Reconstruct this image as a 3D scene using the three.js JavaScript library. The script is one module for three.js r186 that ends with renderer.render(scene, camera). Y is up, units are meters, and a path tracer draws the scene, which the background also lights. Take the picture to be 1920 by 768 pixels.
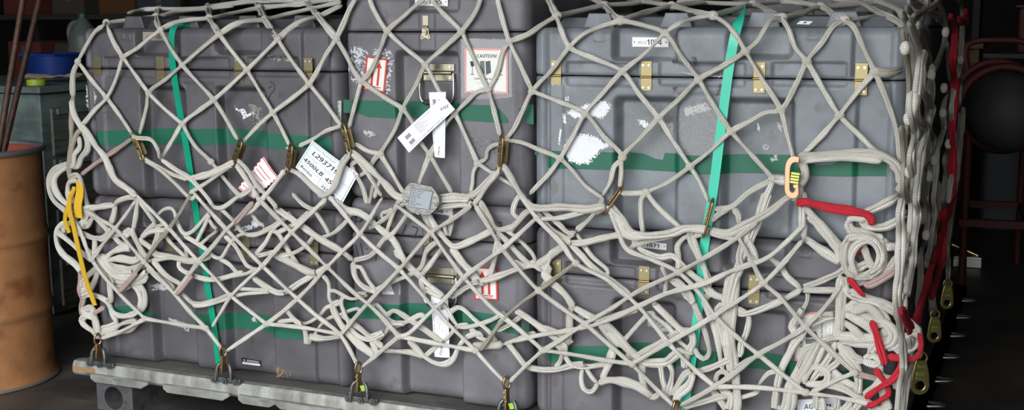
import * as THREE from 'three';
import { mergeGeometries, mergeVertices } from 'three/addons/utils/BufferGeometryUtils.js';
import { RoundedBoxGeometry } from 'three/addons/geometries/RoundedBoxGeometry.js';
import { ImprovedNoise } from 'three/addons/math/ImprovedNoise.js';

// ---------------------------------------------------------------- camera, sky, exposure
const scene = new THREE.Scene();
const renderer = new THREE.WebGLRenderer({ antialias: true });
renderer.toneMapping = THREE.LinearToneMapping;
renderer.toneMappingExposure = 1.5;
renderer.shadowMap.enabled = true;
const camera = new THREE.PerspectiveCamera(18.986, 2.5, 0.05, 100);
const FOCAL = 2296.4;
const SKY = 9.2, DOOR = [-2.8, 2.5, 3.9];              // sky brightness; left edge, right edge and height of the door opening behind the camera
const CAM = new THREE.Vector3(1.88, 1.5, 3.6);
camera.matrixAutoUpdate = true;
{
  const m = new THREE.Matrix4().makeBasis(new THREE.Vector3(0.91500902, -0.0062885, -0.40338437), new THREE.Vector3(-0.05636177, 0.98808026, -0.14325064), new THREE.Vector3(0.39947696, 0.15381109, 0.90374792));
  camera.position.copy(CAM); camera.quaternion.setFromRotationMatrix(m); camera.updateMatrixWorld(true);
}
{ // overcast sky outside the open hangar door: three times as bright overhead as at the horizon, the same all round
  const h = 64, d = new Float32Array(h * 4 * 2);
  for (let j = 0; j < h; j++) { const e = Math.max(0, Math.sin(((j + 0.5) / h - 0.5) * Math.PI)), l = SKY * (1 + 2 * e) / 3; for (let i = 0; i < 2; i++) d.set([0.97 * l, l, 1.035 * l, 1], (j * 2 + i) * 4); }
  const t = new THREE.DataTexture(d, 2, h, THREE.RGBAFormat, THREE.FloatType); t.mapping = THREE.EquirectangularReflectionMapping; t.magFilter = THREE.LinearFilter; t.colorSpace = THREE.LinearSRGBColorSpace; t.needsUpdate = true;
  scene.background = t; scene.environment = t;
}

// ---------------------------------------------------------------- small helpers
let seed = 7;
const rnd = () => { seed = (seed * 1664525 + 1013904223) >>> 0; return seed / 4294967296; };
const rr = (a, b) => a + (b - a) * rnd();
const V = (x, y, z) => new THREE.Vector3(x, y, z);
const ray = (px, py) => V(px - 960, 384 - py, -FOCAL).applyQuaternion(camera.quaternion);
// where the line of sight through a photograph point meets the plane z, x or y = constant
const onZ = (px, py, z = 0) => { const r = ray(px, py); return r.multiplyScalar((z - CAM.z) / r.z).add(CAM); };
const onX = (px, py, x) => { const r = ray(px, py); return r.multiplyScalar((x - CAM.x) / r.x).add(CAM); };
const onY = (px, py, y) => { const r = ray(px, py); return r.multiplyScalar((y - CAM.y) / r.y).add(CAM); };
const pts2 = (s) => s.trim().split(/\s+/).map((p) => p.split(',').map(Number));
const names = {};
const numbered = (n) => { names[n] = (names[n] ?? -1) + 1; return names[n] ? n + '_' + String(names[n]).padStart(3, '0') : n; };
function tag(o, label, category, group) { o.userData = { label, category }; if (group) o.userData.group = group; return o; }
function thing(name, label, category, pos = V(0, 0, 0), group) {
  const g = new THREE.Group(); g.name = numbered(name); g.position.copy(pos); scene.add(g); return tag(g, label, category, group);
}
function mesh(name, geo, mat, parent = scene) {
  const m = new THREE.Mesh(geo, mat); m.name = parent === scene ? numbered(name) : name; m.castShadow = m.receiveShadow = true; parent.add(m); return m;
}
// a part whose geometry is given in world coordinates
function wpart(name, geo, mat, parent) { const o = V(0, 0, 0); for (let p = parent; p && p !== scene; p = p.parent) o.add(p.position); geo.translate(-o.x, -o.y, -o.z); return mesh(name, geo, mat, parent); }
function struct(name, geo, mat) { const m = mesh(name, geo, mat); m.name = name; m.userData = { kind: 'structure' }; return m; }
const box = (w, h, d, x = 0, y = 0, z = 0) => new THREE.BoxGeometry(w, h, d).translate(x, y, z);
const rbox = (w, h, d, r, x = 0, y = 0, z = 0) => new RoundedBoxGeometry(w, h, d, 2, r).translate(x, y, z);
const cyl = (r0, r1, h, n = 20) => new THREE.CylinderGeometry(r0, r1, h, n);
const flat = (g) => { const n = g.index ? g.toNonIndexed() : g; for (const k of Object.keys(n.attributes)) if (!['position', 'normal', 'uv'].includes(k)) n.deleteAttribute(k); return n; };
const merge = (l) => mergeGeometries(l.map(flat));

// ---------------------------------------------------------------- textures
const perlin = new ImprovedNoise();
const fbm = (x, y, z, o = 4) => { let s = 0, a = 0.5; for (let i = 0; i < o; i++) { s += a * perlin.noise(x, y, z); x *= 2.03; y *= 2.03; z += 3.1; a *= 0.5; } return s; };
function dataTex(w, h, f, srgb = true) {
  const d = new Uint8Array(w * h * 4);
  for (let j = 0; j < h; j++) for (let i = 0; i < w; i++) { const c = f(i / w, j / h); const o = (j * w + i) * 4; for (let k = 0; k < 3; k++) d[o + k] = Math.max(0, Math.min(255, 255 * (c.length ? c[k] : c))); d[o + 3] = 255; }
  const t = new THREE.DataTexture(d, w, h); t.wrapS = t.wrapT = THREE.RepeatWrapping; t.magFilter = THREE.LinearFilter; t.minFilter = THREE.LinearMipmapLinearFilter; t.generateMipmaps = true;
  if (srgb) t.colorSpace = THREE.SRGBColorSpace; t.needsUpdate = true; return t;
}
const rep = (t, a, b = a) => { const c = t.clone(); c.repeat.set(a, b); c.needsUpdate = true; return c; };
const scratches = (() => {              // random fine scratches on a 512 grid
  const n = 512, a = new Float32Array(n * n);
  for (let k = 0; k < 150; k++) { let x = rnd() * n, y = rnd() * n; const t = rnd() * 6.283, l = 6 + rnd() * rnd() * 90, v = (rnd() < 0.6 ? 1 : -1) * (0.2 + 0.8 * rnd()); let dx = Math.cos(t), dy = Math.sin(t);
    for (let i = 0; i < l; i++) { a[((y | 0) & 511) * n + ((x | 0) & 511)] += v; x += dx + rr(-0.15, 0.15); y += dy + rr(-0.15, 0.15); } }
  return (u, v) => a[((v * n) | 0) * n + ((u * n) | 0)];
})();
const texCase = dataTex(512, 512, (u, v) => {
  const b = 0.85 + 0.22 * fbm(u * 5, v * 5, 1.3, 4) + 0.05 * (rnd() - 0.5) + 0.1 * scratches(u, v);
  const s = Math.max(0, fbm(u * 9, v * 7, 8.1, 4) - 0.22) * 1.6;           // brownish stains
  return [b - 0.25 * s, b - 0.32 * s, b - 0.42 * s];
});
const texCaseB = dataTex(256, 256, (u, v) => 0.5 + 0.35 * (rnd() - 0.5) + 0.5 * fbm(u * 8, v * 8, 4.4, 3), false);
const texBraid = dataTex(64, 64, (u, v) => {                               // two columns of plaits, one V
  const t = v * 2, c = t % 1, col = Math.floor(t), sl = col ? c : 1 - c;
  let s = (u * 2 + sl * 0.9) % 1; const e = Math.min(s, 1 - s), g = Math.min(1, e * 4.2) * Math.min(1, Math.min(c, 1 - c) * 5 + 0.35);
  const h = 0.25 + 0.75 * Math.pow(g, 0.65); return [h, h * 0.985, h * 0.95];
});
const texBraidB = dataTex(64, 64, (u, v) => { const t = v * 2, c = t % 1, col = Math.floor(t), sl = col ? c : 1 - c; const s = (u * 2 + sl * 0.9) % 1; return Math.sqrt(Math.max(0, Math.sin(Math.PI * s) * Math.sin(Math.PI * c))); }, false);
const texFloor = dataTex(512, 512, (u, v) => { const b = 0.75 + 0.5 * fbm(u * 6, v * 6, 2.2, 5) + 0.12 * (rnd() - 0.5); return [b, b * 0.98, b * 0.95]; });
const texRust = dataTex(256, 256, (u, v) => { const s = Math.max(0, fbm(u * 6, v * 9, 5.5, 5) - 0.08) * 1.5, b = 0.92 + 0.15 * fbm(u * 14, v * 14, 9, 3) + 0.04 * (rnd() - 0.5); return [b - s * 0.35, b - s * 0.55, b - s * 0.65]; });
const texMetal = dataTex(256, 256, (u, v) => { const b = 0.82 + 0.3 * fbm(u * 3, v * 20, 3.3, 4) + 0.35 * fbm(u * 7, v * 7, 6.1, 4) + 0.08 * (rnd() - 0.5); return [b, b, b * 0.97]; });
const texWood = dataTex(256, 256, (u, v) => { const b = 0.8 + 0.5 * fbm(u * 3, v * 24, 3.9, 4); return [b, b * 0.96, b * 0.9]; });

// ---------------------------------------------------------------- materials
const std = (r, g, b, rough = 0.6, metal = 0, o = {}) => new THREE.MeshStandardMaterial({ color: new THREE.Color().setRGB(r, g, b), roughness: rough, metalness: metal, ...o });
const caseMat = (r, g, b) => std(r, g, b, 0.5, 0, { map: rep(texCase, 1.6), bumpMap: rep(texCaseB, 5), bumpScale: 0.0006 });
const M = {
  caseA: caseMat(0.122, 0.114, 0.124), caseB: caseMat(0.185, 0.178, 0.192), caseC: caseMat(0.255, 0.277, 0.298), caseD: caseMat(0.168, 0.161, 0.174),
  zinc: std(0.43, 0.36, 0.19, 0.42, 0.85, { map: rep(texMetal, 9) }), zincDull: std(0.33, 0.28, 0.17, 0.5, 0.8, { map: rep(texMetal, 9) }), steel: std(0.5, 0.49, 0.46, 0.35, 0.95), darkHole: std(0.03, 0.03, 0.03, 0.8),
  latch: std(0.5, 0.46, 0.36, 0.35, 0.9, { map: rep(texMetal, 8) }), rubber: std(0.025, 0.025, 0.027, 0.7),
  tape: std(0.005, 0.105, 0.058, 0.55), strapL: std(0.004, 0.26, 0.15, 0.3), strapSheen: std(0.03, 0.50, 0.33, 0.3),  // right band: the same green plastic, its sheen put into a lighter colour
  residue: std(0.72, 0.73, 0.74, 0.8, 0, { side: THREE.DoubleSide }), residuePale: std(0.52, 0.53, 0.55, 0.8, 0, { side: THREE.DoubleSide }), residueGrey: std(0.45, 0.45, 0.44, 0.85, 0, { side: THREE.DoubleSide }), ink: std(0.015, 0.015, 0.017, 0.7),
  white: std(0.78, 0.78, 0.78, 0.6), bronze: std(0.34, 0.21, 0.10, 0.32, 0.9), hookDark: std(0.10, 0.075, 0.03, 0.4, 0.7), peach: std(0.60, 0.36, 0.22, 0.4, 0.75), gateGreen: std(0.55, 0.62, 0.16, 0.3, 0.7),
  brass: std(0.40, 0.29, 0.11, 0.4, 0.85), gold: std(0.62, 0.50, 0.20, 0.28, 0.9), fitting: std(0.20, 0.215, 0.22, 0.45, 0.75, { map: rep(texMetal, 8) }), leafGreen: std(0.30, 0.48, 0.06, 0.5),
  alu: std(0.43, 0.43, 0.415, 0.5, 0.35, { map: rep(texMetal, 1.5), bumpMap: rep(texCaseB, 5), bumpScale: 0.0006 }), aluDark: std(0.22, 0.22, 0.21, 0.6, 0.3, { map: rep(texMetal, 2) }), rust: std(0.34, 0.20, 0.09, 0.8, 0, { map: rep(texRust, 3) }),
};
const ropeMat = (r, g, b) => std(r, g, b, 0.75, 0, { map: texBraid, bumpMap: texBraidB, bumpScale: 0.0016 });
const ROPE = [ropeMat(0.88, 0.865, 0.83), ropeMat(0.80, 0.785, 0.75), ropeMat(0.92, 0.91, 0.885)], ROPE_PINK = ropeMat(0.66, 0.50, 0.48), ROPE_GREY = ropeMat(0.50, 0.48, 0.44), ROPE_RED = ropeMat(0.78, 0.022, 0.05), ROPE_TAN = ropeMat(0.52, 0.49, 0.42);

// printed sheets
function canvasMat(w, h, draw, rough = 0.55) {
  const c = document.createElement('canvas'); c.width = w; c.height = h; const g = c.getContext('2d'); draw(g, w, h);
  const t = new THREE.CanvasTexture(c); t.colorSpace = THREE.SRGBColorSpace; t.magFilter = THREE.LinearFilter;
  return new THREE.MeshStandardMaterial({ map: t, roughness: rough });
}
// a thin sheet of paper or metal through four corners (top left, top right, bottom right, bottom left), bent by bow metres
function sheetGeo(c, thick = 0.0012, bow = 0, n = 8) {
  const pos = [], uv = [], idx = [], nrm = V().crossVectors(V().subVectors(c[1], c[0]), V().subVectors(c[3], c[0])).normalize().negate();
  const at = (u, v) => V().copy(c[0]).lerp(c[1], u).lerp(V().copy(c[3]).lerp(c[2], u), v).addScaledVector(nrm, bow * Math.sin(Math.PI * u));
  for (const s of [0, -thick]) for (let j = 0; j <= 1; j++) for (let i = 0; i <= n; i++) { const p = at(i / n, j).addScaledVector(nrm, s); pos.push(p.x, p.y, p.z); uv.push(i / n, 1 - j); }
  const row = n + 1, lay = 2 * row;
  for (let i = 0; i < n; i++) { idx.push(i, i + row, i + 1, i + 1, i + row, i + row + 1); idx.push(lay + i, lay + i + 1, lay + i + row, lay + i + 1, lay + i + row + 1, lay + i + row); }
  const rim = []; for (let i = 0; i <= n; i++) rim.push(i); for (let i = n; i >= 0; i--) rim.push(row + i);
  for (let k = 0; k < rim.length; k++) { const a = rim[k], b = rim[(k + 1) % rim.length]; idx.push(a, b, a + lay, b, b + lay, a + lay); }
  const g = new THREE.BufferGeometry(); g.setAttribute('position', new THREE.Float32BufferAttribute(pos, 3)); g.setAttribute('uv', new THREE.Float32BufferAttribute(uv, 2)); g.setIndex(idx);
  const q = g.toNonIndexed(); q.computeVertexNormals(); return q;
}

// ---------------------------------------------------------------- the hangar
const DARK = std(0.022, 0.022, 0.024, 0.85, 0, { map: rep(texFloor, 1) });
{
  const uvScale = (g, k) => { const p = g.attributes.position, u = g.attributes.uv; for (let i = 0; i < p.count; i++) u.setXY(i, (p.getX(i) + 0.31 * p.getY(i)) * k, (p.getZ(i) + p.getY(i)) * k); return g; };
  struct('floor', uvScale(box(16, 0.3, 15.4, 0, -0.15, -3.3), 0.5), std(0.13, 0.122, 0.112, 0.55, 0, { map: texFloor, bumpMap: texFloor, bumpScale: 0.004 }));
  struct('ground', uvScale(box(60, 0.3, 30, 0, -0.155, 19.4), 0.5), std(0.13, 0.13, 0.127, 0.8, 0, { map: texFloor }));
  struct('wall_back', uvScale(box(16.4, 4.2, 0.2, 0, 2.1, -11.1), 0.4), DARK);
  struct('wall_left', uvScale(box(0.2, 4.2, 15.4, -8.1, 2.1, -3.3), 0.4), DARK);
  struct('wall_right', uvScale(box(0.2, 4.2, 15.4, 8.1, 2.1, -3.3), 0.4), DARK);
  struct('ceiling', uvScale(box(16.4, 0.2, 15.6, 0, 4.3, -3.3), 0.4), DARK);
  // front wall behind the camera, open where the hangar door stands open
  const [dx0, dx1, dh] = DOOR;
  struct('wall_front', uvScale(merge([box(8.2 + dx0, 4.2, 0.2, (dx0 - 8.2) / 2, 2.1, 4.3), box(8.2 - dx1, 4.2, 0.2, (dx1 + 8.2) / 2, 2.1, 4.3), box(dx1 - dx0, 4.2 - dh, 0.2, (dx0 + dx1) / 2, (4.2 + dh) / 2, 4.3)]), 0.4), DARK);
}

// ---------------------------------------------------------------- moulded transit cases
const sstep = (a, b, x) => { const t = Math.min(1, Math.max(0, (x - a) / (b - a))); return t * t * (3 - 2 * t); };
const sdr = (x, y, x0, x1, y0, y1, r) => { const cx = (x0 + x1) / 2, cy = (y0 + y1) / 2, qx = Math.abs(x - cx) - (x1 - x0) / 2 + r, qy = Math.abs(y - cy) - (y1 - y0) / 2 + r; return Math.min(Math.max(qx, qy), 0) + Math.hypot(Math.max(qx, 0), Math.max(qy, 0)) - r; };
// a hollow-looking moulded shell: front at z = 0, base at y = 0, vertical corner radius rc, top and bottom roundings rt, rb, front relief feat(x, y)
function shell({ w, h, d, rc, rt, rb, nx, ny, feat, sideFeat }) {
  const out = [], A = (x, z, a, b, f = 0) => out.push([x, z, a, b, f]), hw = w / 2;
  for (let i = 0; i <= nx; i++) A(-hw + rc + (w - 2 * rc) * i / nx, 0, 0, 1, 1);
  const arc = (cx, cz, a0, n) => { for (let i = 1; i < n; i++) { const a = a0 - i / n * Math.PI / 2; A(cx + rc * Math.cos(a), cz + rc * Math.sin(a), Math.cos(a), Math.sin(a)); } };
  arc(hw - rc, -rc, Math.PI / 2, 8);
  for (let i = 0; i <= 24; i++) A(hw, -rc - (d - 2 * rc) * i / 24, 1, 0, 2);
  arc(hw - rc, -d + rc, 0, 4);
  for (let i = 0; i <= 4; i++) A(hw - rc - (w - 2 * rc) * i / 4, -d, 0, -1);
  arc(-hw + rc, -d + rc, -Math.PI / 2, 4);
  for (let i = 0; i <= 24; i++) A(-hw, -d + rc + (d - 2 * rc) * i / 24, -1, 0, 2);
  arc(-hw + rc, -rc, -Math.PI, 8);
  const rows = [], nb = rb > 0.01 ? 6 : 2, nt = rt > 0.01 ? 7 : 2;
  for (let k = 0; k < nb; k++) { const a = k / nb * Math.PI / 2; rows.push([rb - rb * Math.sin(a + 0.0001), rb - rb * Math.sin(a)]); rows[k] = [rb - rb * Math.cos(a), rb - rb * Math.sin(a)]; }
  for (let k = 0; k <= ny; k++) rows.push([rb + (h - rb - rt) * k / ny, 0]);
  for (let k = 1; k <= nt; k++) { const a = k / nt * Math.PI / 2; rows.push([h - rt + rt * Math.sin(a), rt - rt * Math.cos(a)]); }
  const pos = [], uv = [], idx = [], n = out.length; let s = [0];
  for (let i = 1; i <= n; i++) s.push(s[i - 1] + Math.hypot(out[i % n][0] - out[i - 1][0], out[i % n][1] - out[i - 1][1]));
  for (const [y, ins] of rows) for (let i = 0; i <= n; i++) { const [x, z, a, b, f] = out[i % n]; let px = x - a * ins, pz = z - b * ins; if (f === 1) pz += feat(x, y); if (f === 2 && sideFeat) px += a * sideFeat(z, y); pos.push(px, y, pz); uv.push(s[i], y); }
  const m = n + 1;
  for (let j = 0; j < rows.length - 1; j++) for (let i = 0; i < n; i++) { const a = j * m + i, b = a + 1, c = a + m, e = c + 1; idx.push(a, b, c, b, e, c); }
  for (const [j, up] of [[0, 0], [rows.length - 1, 1]]) { const c = pos.length / 3; pos.push(0, rows[j][0], -d / 2); uv.push(0.3, 0.3); for (let i = 0; i < n; i++) up ? idx.push(j * m + i, j * m + i + 1, c) : idx.push(j * m + i + 1, j * m + i, c); }
  const g = new THREE.BufferGeometry(); g.setAttribute('position', new THREE.Float32BufferAttribute(pos, 3)); g.setAttribute('uv', new THREE.Float32BufferAttribute(uv, 2)); g.setIndex(idx); g.computeVertexNormals();
  return g;
}
// relief from rectangles given in photograph points on one sample of the case (face in the plane z = 0), as [x0, x1, y0, y1, depth, radius, softness]
function relief(org, list) {
  const l = list.map(([x0, x1, y0, y1, a, r, s]) => { const p = onZ(x0, y1), q = onZ(x1, y0); return [p.x - org.x, q.x - org.x, p.y - org.y, q.y - org.y, a, r, s]; });
  return (x, y) => { let z = 0; for (const [x0, x1, y0, y1, a, r, s] of l) { if (x < x0 - s || x > x1 + s || y < y0 - s || y > y1 + s) continue; z += a * sstep(s / 2, -s / 2, sdr(x, y, x0, x1, y0, y1, r)); } return z; };
}
const WIDE = { w: 1.145, h: 0.635, seam: 0.485, d: 0.68 }, TALL = { w: 0.682, h: 0.687, seam: 0.567, d: 1.1 };
const orgC = V(0.932, 0.823, 0), orgB = V(0.006, 0.877, 0);
const featWide = relief(orgC, [
  // lid
  [990, 1027, -40, 143, -0.013, 0.004, 0.010], [1597, 1720, -40, 146, -0.013, 0.004, 0.010],
  [1150, 1268, -60, 112, -0.034, 0.014, 0.020], [1368, 1487, -60, 107, -0.034, 0.02, 0.022], [1270, 1364, -40, 120, 0.007, 0.01, 0.014],
  [1113, 1134, 61, 77, 0.003, 0.005, 0.005], [1116, 1131, 63, 75, -0.003, 0.004, 0.004], [1511, 1534, 52, 74, 0.003, 0.005, 0.005], [1515, 1530, 54, 71, -0.003, 0.004, 0.004],
  [1062, 1195, 118, 160, -0.009, 0.006, 0.008], [1236, 1397, 118, 160, -0.009, 0.006, 0.008], [1447, 1588, 118, 160, -0.009, 0.006, 0.008],
  // body
  [990, 1030, 143, 480, -0.013, 0.004, 0.010], [1032, 1057, 158, 480, 0.006, 0.004, 0.008], [1597, 1720, 148, 480, -0.013, 0.004, 0.010], [1624, 1634, 150, 480, -0.005, 0.001, 0.007],
  [1154, 1268, 187, 500, -0.040, 0.012, 0.024], [1352, 1486, 190, 500, -0.040, 0.012, 0.024], [1268, 1352, 176, 500, -0.004, 0.006, 0.010],
]);
const featTall = relief(orgB, [
  [770, 858, -60, 22, -0.016, 0.014, 0.016], [788, 816, 22, 98, 0.007, 0.004, 0.007],
  [750, 857, 100, 420, -0.036, 0.014, 0.020], [862, 975, 70, 420, 0.005, 0.01, 0.010], [975, 1010, -40, 420, -0.012, 0.004, 0.012], [630, 652, -40, 420, -0.011, 0.004, 0.012],
]);
const sideRib = (z, y) => -0.008 * (sstep(0.02, 0.0, Math.abs(z + 0.34) - 0.05));
const G = {
  wideBody: shell({ ...WIDE, h: WIDE.seam - 0.0015, rc: 0.05, rt: 0.009, rb: 0.035, nx: 230, ny: 90, feat: featWide, sideFeat: sideRib }),
  wideLid: shell({ ...WIDE, h: WIDE.h - WIDE.seam - 0.0015, rc: 0.05, rt: 0.032, rb: 0.009, nx: 230, ny: 30, feat: (x, y) => featWide(x, y + WIDE.seam + 0.0015), sideFeat: sideRib }).translate(0, WIDE.seam + 0.0015, 0),
  tallBody: shell({ ...TALL, h: TALL.seam - 0.0015, rc: 0.045, rt: 0.009, rb: 0.035, nx: 140, ny: 100, feat: featTall }),
  tallLid: shell({ ...TALL, h: TALL.h - TALL.seam - 0.0015, rc: 0.045, rt: 0.03, rb: 0.009, nx: 140, ny: 26, feat: (x, y) => featTall(x, y + TALL.seam + 0.0015) }).translate(0, TALL.seam + 0.0015, 0),
  leafUp: rbox(0.036, 0.046, 0.003, 0.0014), leafLow: rbox(0.036, 0.040, 0.003, 0.0014), pin: cyl(0.0034, 0.0034, 0.036, 10).rotateZ(Math.PI / 2), screw: merge([cyl(0.0040, 0.0044, 0.003, 10).rotateX(Math.PI / 2)]),
  rib: (() => { const s = new THREE.Shape([[-0.05, 0], [0.05, 0], [0.032, 0.045], [-0.032, 0.045]].map((p) => new THREE.Vector2(...p))); return new THREE.ExtrudeGeometry(s, { depth: 0.5, bevelEnabled: true, bevelSize: 0.004, bevelThickness: 0.004, bevelSegments: 2 }).translate(0, -0.004, -0.55); })(),
};
G.crown = (() => { const s = new THREE.Shape([[0, 0], [0.05, 0.030], [0.45, 0.034], [0.5, 0]].map((q) => new THREE.Vector2(...q))); return new THREE.ExtrudeGeometry(s, { depth: 1.0, bevelEnabled: true, bevelSize: 0.003, bevelThickness: 0.02, bevelSegments: 2 }).translate(0, 0, -0.5).rotateY(Math.PI / 2).translate(0, -0.002, -0.09); })();
const hingeX = [1043, 1212, 1424, 1615].map((x) => onZ(x, 143).x - orgC.x);
function addHinge(c, x, y, mat) {
  const g = new THREE.Group(); g.name = 'hinge'; g.position.set(x, y, 0.0015); c.add(g);
  mesh('upper_leaf', G.leafUp, mat, g).position.set(0, 0.026, 0); mesh('lower_leaf', G.leafLow, mat, g).position.set(0, -0.023, 0); mesh('hinge_pin', G.pin, M.bronze, g).position.z = 0.002;
  for (const [a, b] of [[-0.009, 0.036], [0.009, 0.036], [-0.009, -0.032], [0.009, -0.032]]) mesh('screw', G.screw, M.steel, g).position.set(a, b, 0.0025);
}
const ribX = [1107, 1254, 1420, 1574].map((x) => onZ(x, 45).x - orgC.x);
function wideCase(pos, mat, label, hingeMat = M.zinc) {
  const c = thing('transit_case', label, 'case', pos, 'grey moulded transit cases stacked on the pallet');
  mesh('body', G.wideBody, mat, c); mesh('lid', G.wideLid, mat, c);
  for (const x of hingeX) addHinge(c, x, WIDE.seam, hingeMat);
  if (pos.y > 0.5) for (const x of ribX) mesh('stacking_rib', G.rib, mat, c).position.set(x, WIDE.h - 0.002, -0.03);
  if (pos.y > 0.5) mesh('lid_crown', G.crown, mat, c).position.set(0, WIDE.h - 0.002, 0);
  return c;
}
function addLatch(c, x, y) {
  const g = new THREE.Group(); g.name = 'latch'; g.position.set(x, y, 0.007); c.add(g);
  mesh('strike_plate', rbox(0.022, 0.034, 0.004, 0.0015, 0, 0.037, 0), M.latch, g);
  mesh('strike_hook', merge([rbox(0.022, 0.007, 0.009, 0.003, 0, 0.016, 0.003)]), M.latch, g);
  const s = new THREE.Shape(); s.moveTo(-0.012, 0.012); s.lineTo(0.012, 0.012); s.lineTo(0.013, -0.006); s.quadraticCurveTo(0.021, -0.014, 0.017, -0.021); s.quadraticCurveTo(0.011, -0.026, 0.006, -0.020); s.lineTo(-0.006, -0.020); s.quadraticCurveTo(-0.011, -0.026, -0.017, -0.021); s.quadraticCurveTo(-0.021, -0.014, -0.013, -0.006); s.closePath();
  for (const q of [-1, 1]) { const h = new THREE.Path(); h.absarc(q * 0.0125, -0.0165, 0.0022, 0, 6.283); s.holes.push(h); }
  mesh('latch_plate', new THREE.ExtrudeGeometry(s, { depth: 0.003, bevelEnabled: true, bevelSize: 0.0008, bevelThickness: 0.0008, bevelSegments: 1 }).translate(0, 0, -0.001), M.latch, g);
  mesh('turn_knob', merge([cyl(0.0085, 0.0095, 0.007, 16).rotateX(Math.PI / 2).translate(0, 0, 0.005), rbox(0.014, 0.004, 0.006, 0.001, 0, 0, 0.010)]), M.latch, g);
}
function addHandle(c, x, y, z) {
  const g = new THREE.Group(); g.name = 'handle'; g.position.set(x, y, z); c.add(g);
  mesh('handle_plate', merge([rbox(0.122, 0.024, 0.004, 0.0015, 0, 0.016, 0), rbox(0.122, 0.022, 0.004, 0.0015, 0, -0.018, 0), cyl(0.007, 0.007, 0.104, 10).rotateZ(Math.PI / 2).translate(0, -0.002, 0.004)]), M.latch, g);
  for (const [a, b] of [[-0.045, 0.017], [0.045, 0.017], [-0.045, -0.019], [0.045, -0.019]]) mesh('rivet', G.screw, M.steel, g).position.set(a, b, 0.003);
  const cv = new THREE.CatmullRomCurve3([V(-0.058, -0.004, 0.004), V(-0.062, -0.03, 0.010), V(-0.061, -0.082, 0.014), V(-0.052, -0.097, 0.014), V(0, -0.100, 0.014), V(0.052, -0.097, 0.014), V(0.061, -0.082, 0.014), V(0.062, -0.03, 0.010), V(0.058, -0.004, 0.004)]);
  mesh('bail', new THREE.TubeGeometry(cv, 40, 0.0048, 8), M.steel, g);
  mesh('grip', new THREE.CapsuleGeometry(0.0095, 0.084, 4, 12).rotateZ(Math.PI / 2).translate(0, -0.0995, 0.014), M.rubber, g);
}
function tallCase(pos, mat, label, front = true) {
  const c = thing('transit_case', label, 'case', pos, 'grey moulded transit cases stacked on the pallet');
  mesh('body', G.tallBody, mat, c); mesh('lid', G.tallLid, mat, c);
  if (front) { addLatch(c, onZ(800, 62).x - orgB.x, TALL.seam, 0); addHandle(c, onZ(813, 130).x - orgB.x, onZ(813, 136).y - orgB.y, -0.032); }
  return c;
}
const yLow = 0.186;
const caseA1 = wideCase(V(-0.92, 0.823, 0), M.caseA, 'dark grey wide case on top of the left stack, green band down it', M.zincDull);
const caseA0 = wideCase(V(-0.92, yLow, 0), M.caseA, 'dark grey wide case at the bottom of the left stack behind the bunched net', M.zincDull);
const caseB1 = tallCase(V(0.006, 0.877, 0), M.caseB, 'narrow grey case on top of the middle stack with caution label and baggage tags');
const caseB0 = tallCase(V(0.006, 0.19, 0), M.caseB, 'narrow grey case at the bottom of the middle stack with marker writing');
const caseC1 = wideCase(V(0.932, 0.823, 0), M.caseC, 'pale blue-grey wide case on top of the right stack with plate 1074');
const caseC0 = wideCase(V(0.932, yLow, 0), M.caseD, 'grey wide case at the bottom of the right stack with sideways caution label');
tallCase(V(1.15, 0.19, -0.74), M.caseA, 'dark case in the row behind the right stack, at the bottom', false);
tallCase(V(1.15, 0.879, -0.74), M.caseA, 'dark case in the row behind the right stack, on top', false);

// flat marks that follow the moulded front: tape strips and torn stickers
const surfZ = (c, x, y) => { return (tallOnes.has(c) ? featTall : featWide)(x - c.position.x, y - c.position.y); };
const tallOnes = new Set([caseB1, caseB0]);
function tape(c, up, low, mat = M.tape, name = 'tape_strip') {
  const U = pts2(up).map((p) => onZ(...p)), L = pts2(low).map((p) => onZ(...p));
  const sample = (P, x) => { if (x <= P[0].x) return P[0].y; for (let i = 1; i < P.length; i++) if (x <= P[i].x) { const t = (x - P[i - 1].x) / Math.max(1e-6, P[i].x - P[i - 1].x); return P[i - 1].y + t * (P[i].y - P[i - 1].y); } return P[P.length - 1].y; };
  const xa = Math.min(U[0].x, L[0].x), xb = Math.max(U[U.length - 1].x, L[L.length - 1].x), n = Math.ceil((xb - xa) / 0.006), pos = [], uv = [], idx = [];
  for (let i = 0; i <= n; i++) { const x = xa + (xb - xa) * i / n, y1 = sample(U, x), y0 = sample(L, x); for (let j = 0; j <= 4; j++) { const y = y0 + (y1 - y0) * j / 4; pos.push(x, y, surfZ(c, x, y) + 0.0018); uv.push(x, y); } }
  for (let i = 0; i < n; i++) for (let j = 0; j < 4; j++) { const a = i * 5 + j; idx.push(a, a + 5, a + 1, a + 5, a + 6, a + 1); }
  const g = new THREE.BufferGeometry(); g.setAttribute('position', new THREE.Float32BufferAttribute(pos, 3)); g.setAttribute('uv', new THREE.Float32BufferAttribute(uv, 2)); g.setIndex(idx); g.computeVertexNormals();
  const m = wpart(name, g, mat, c); m.userData.label = 'strip of dark green adhesive tape'; return m;
}
M.tape.side = THREE.DoubleSide;
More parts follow.
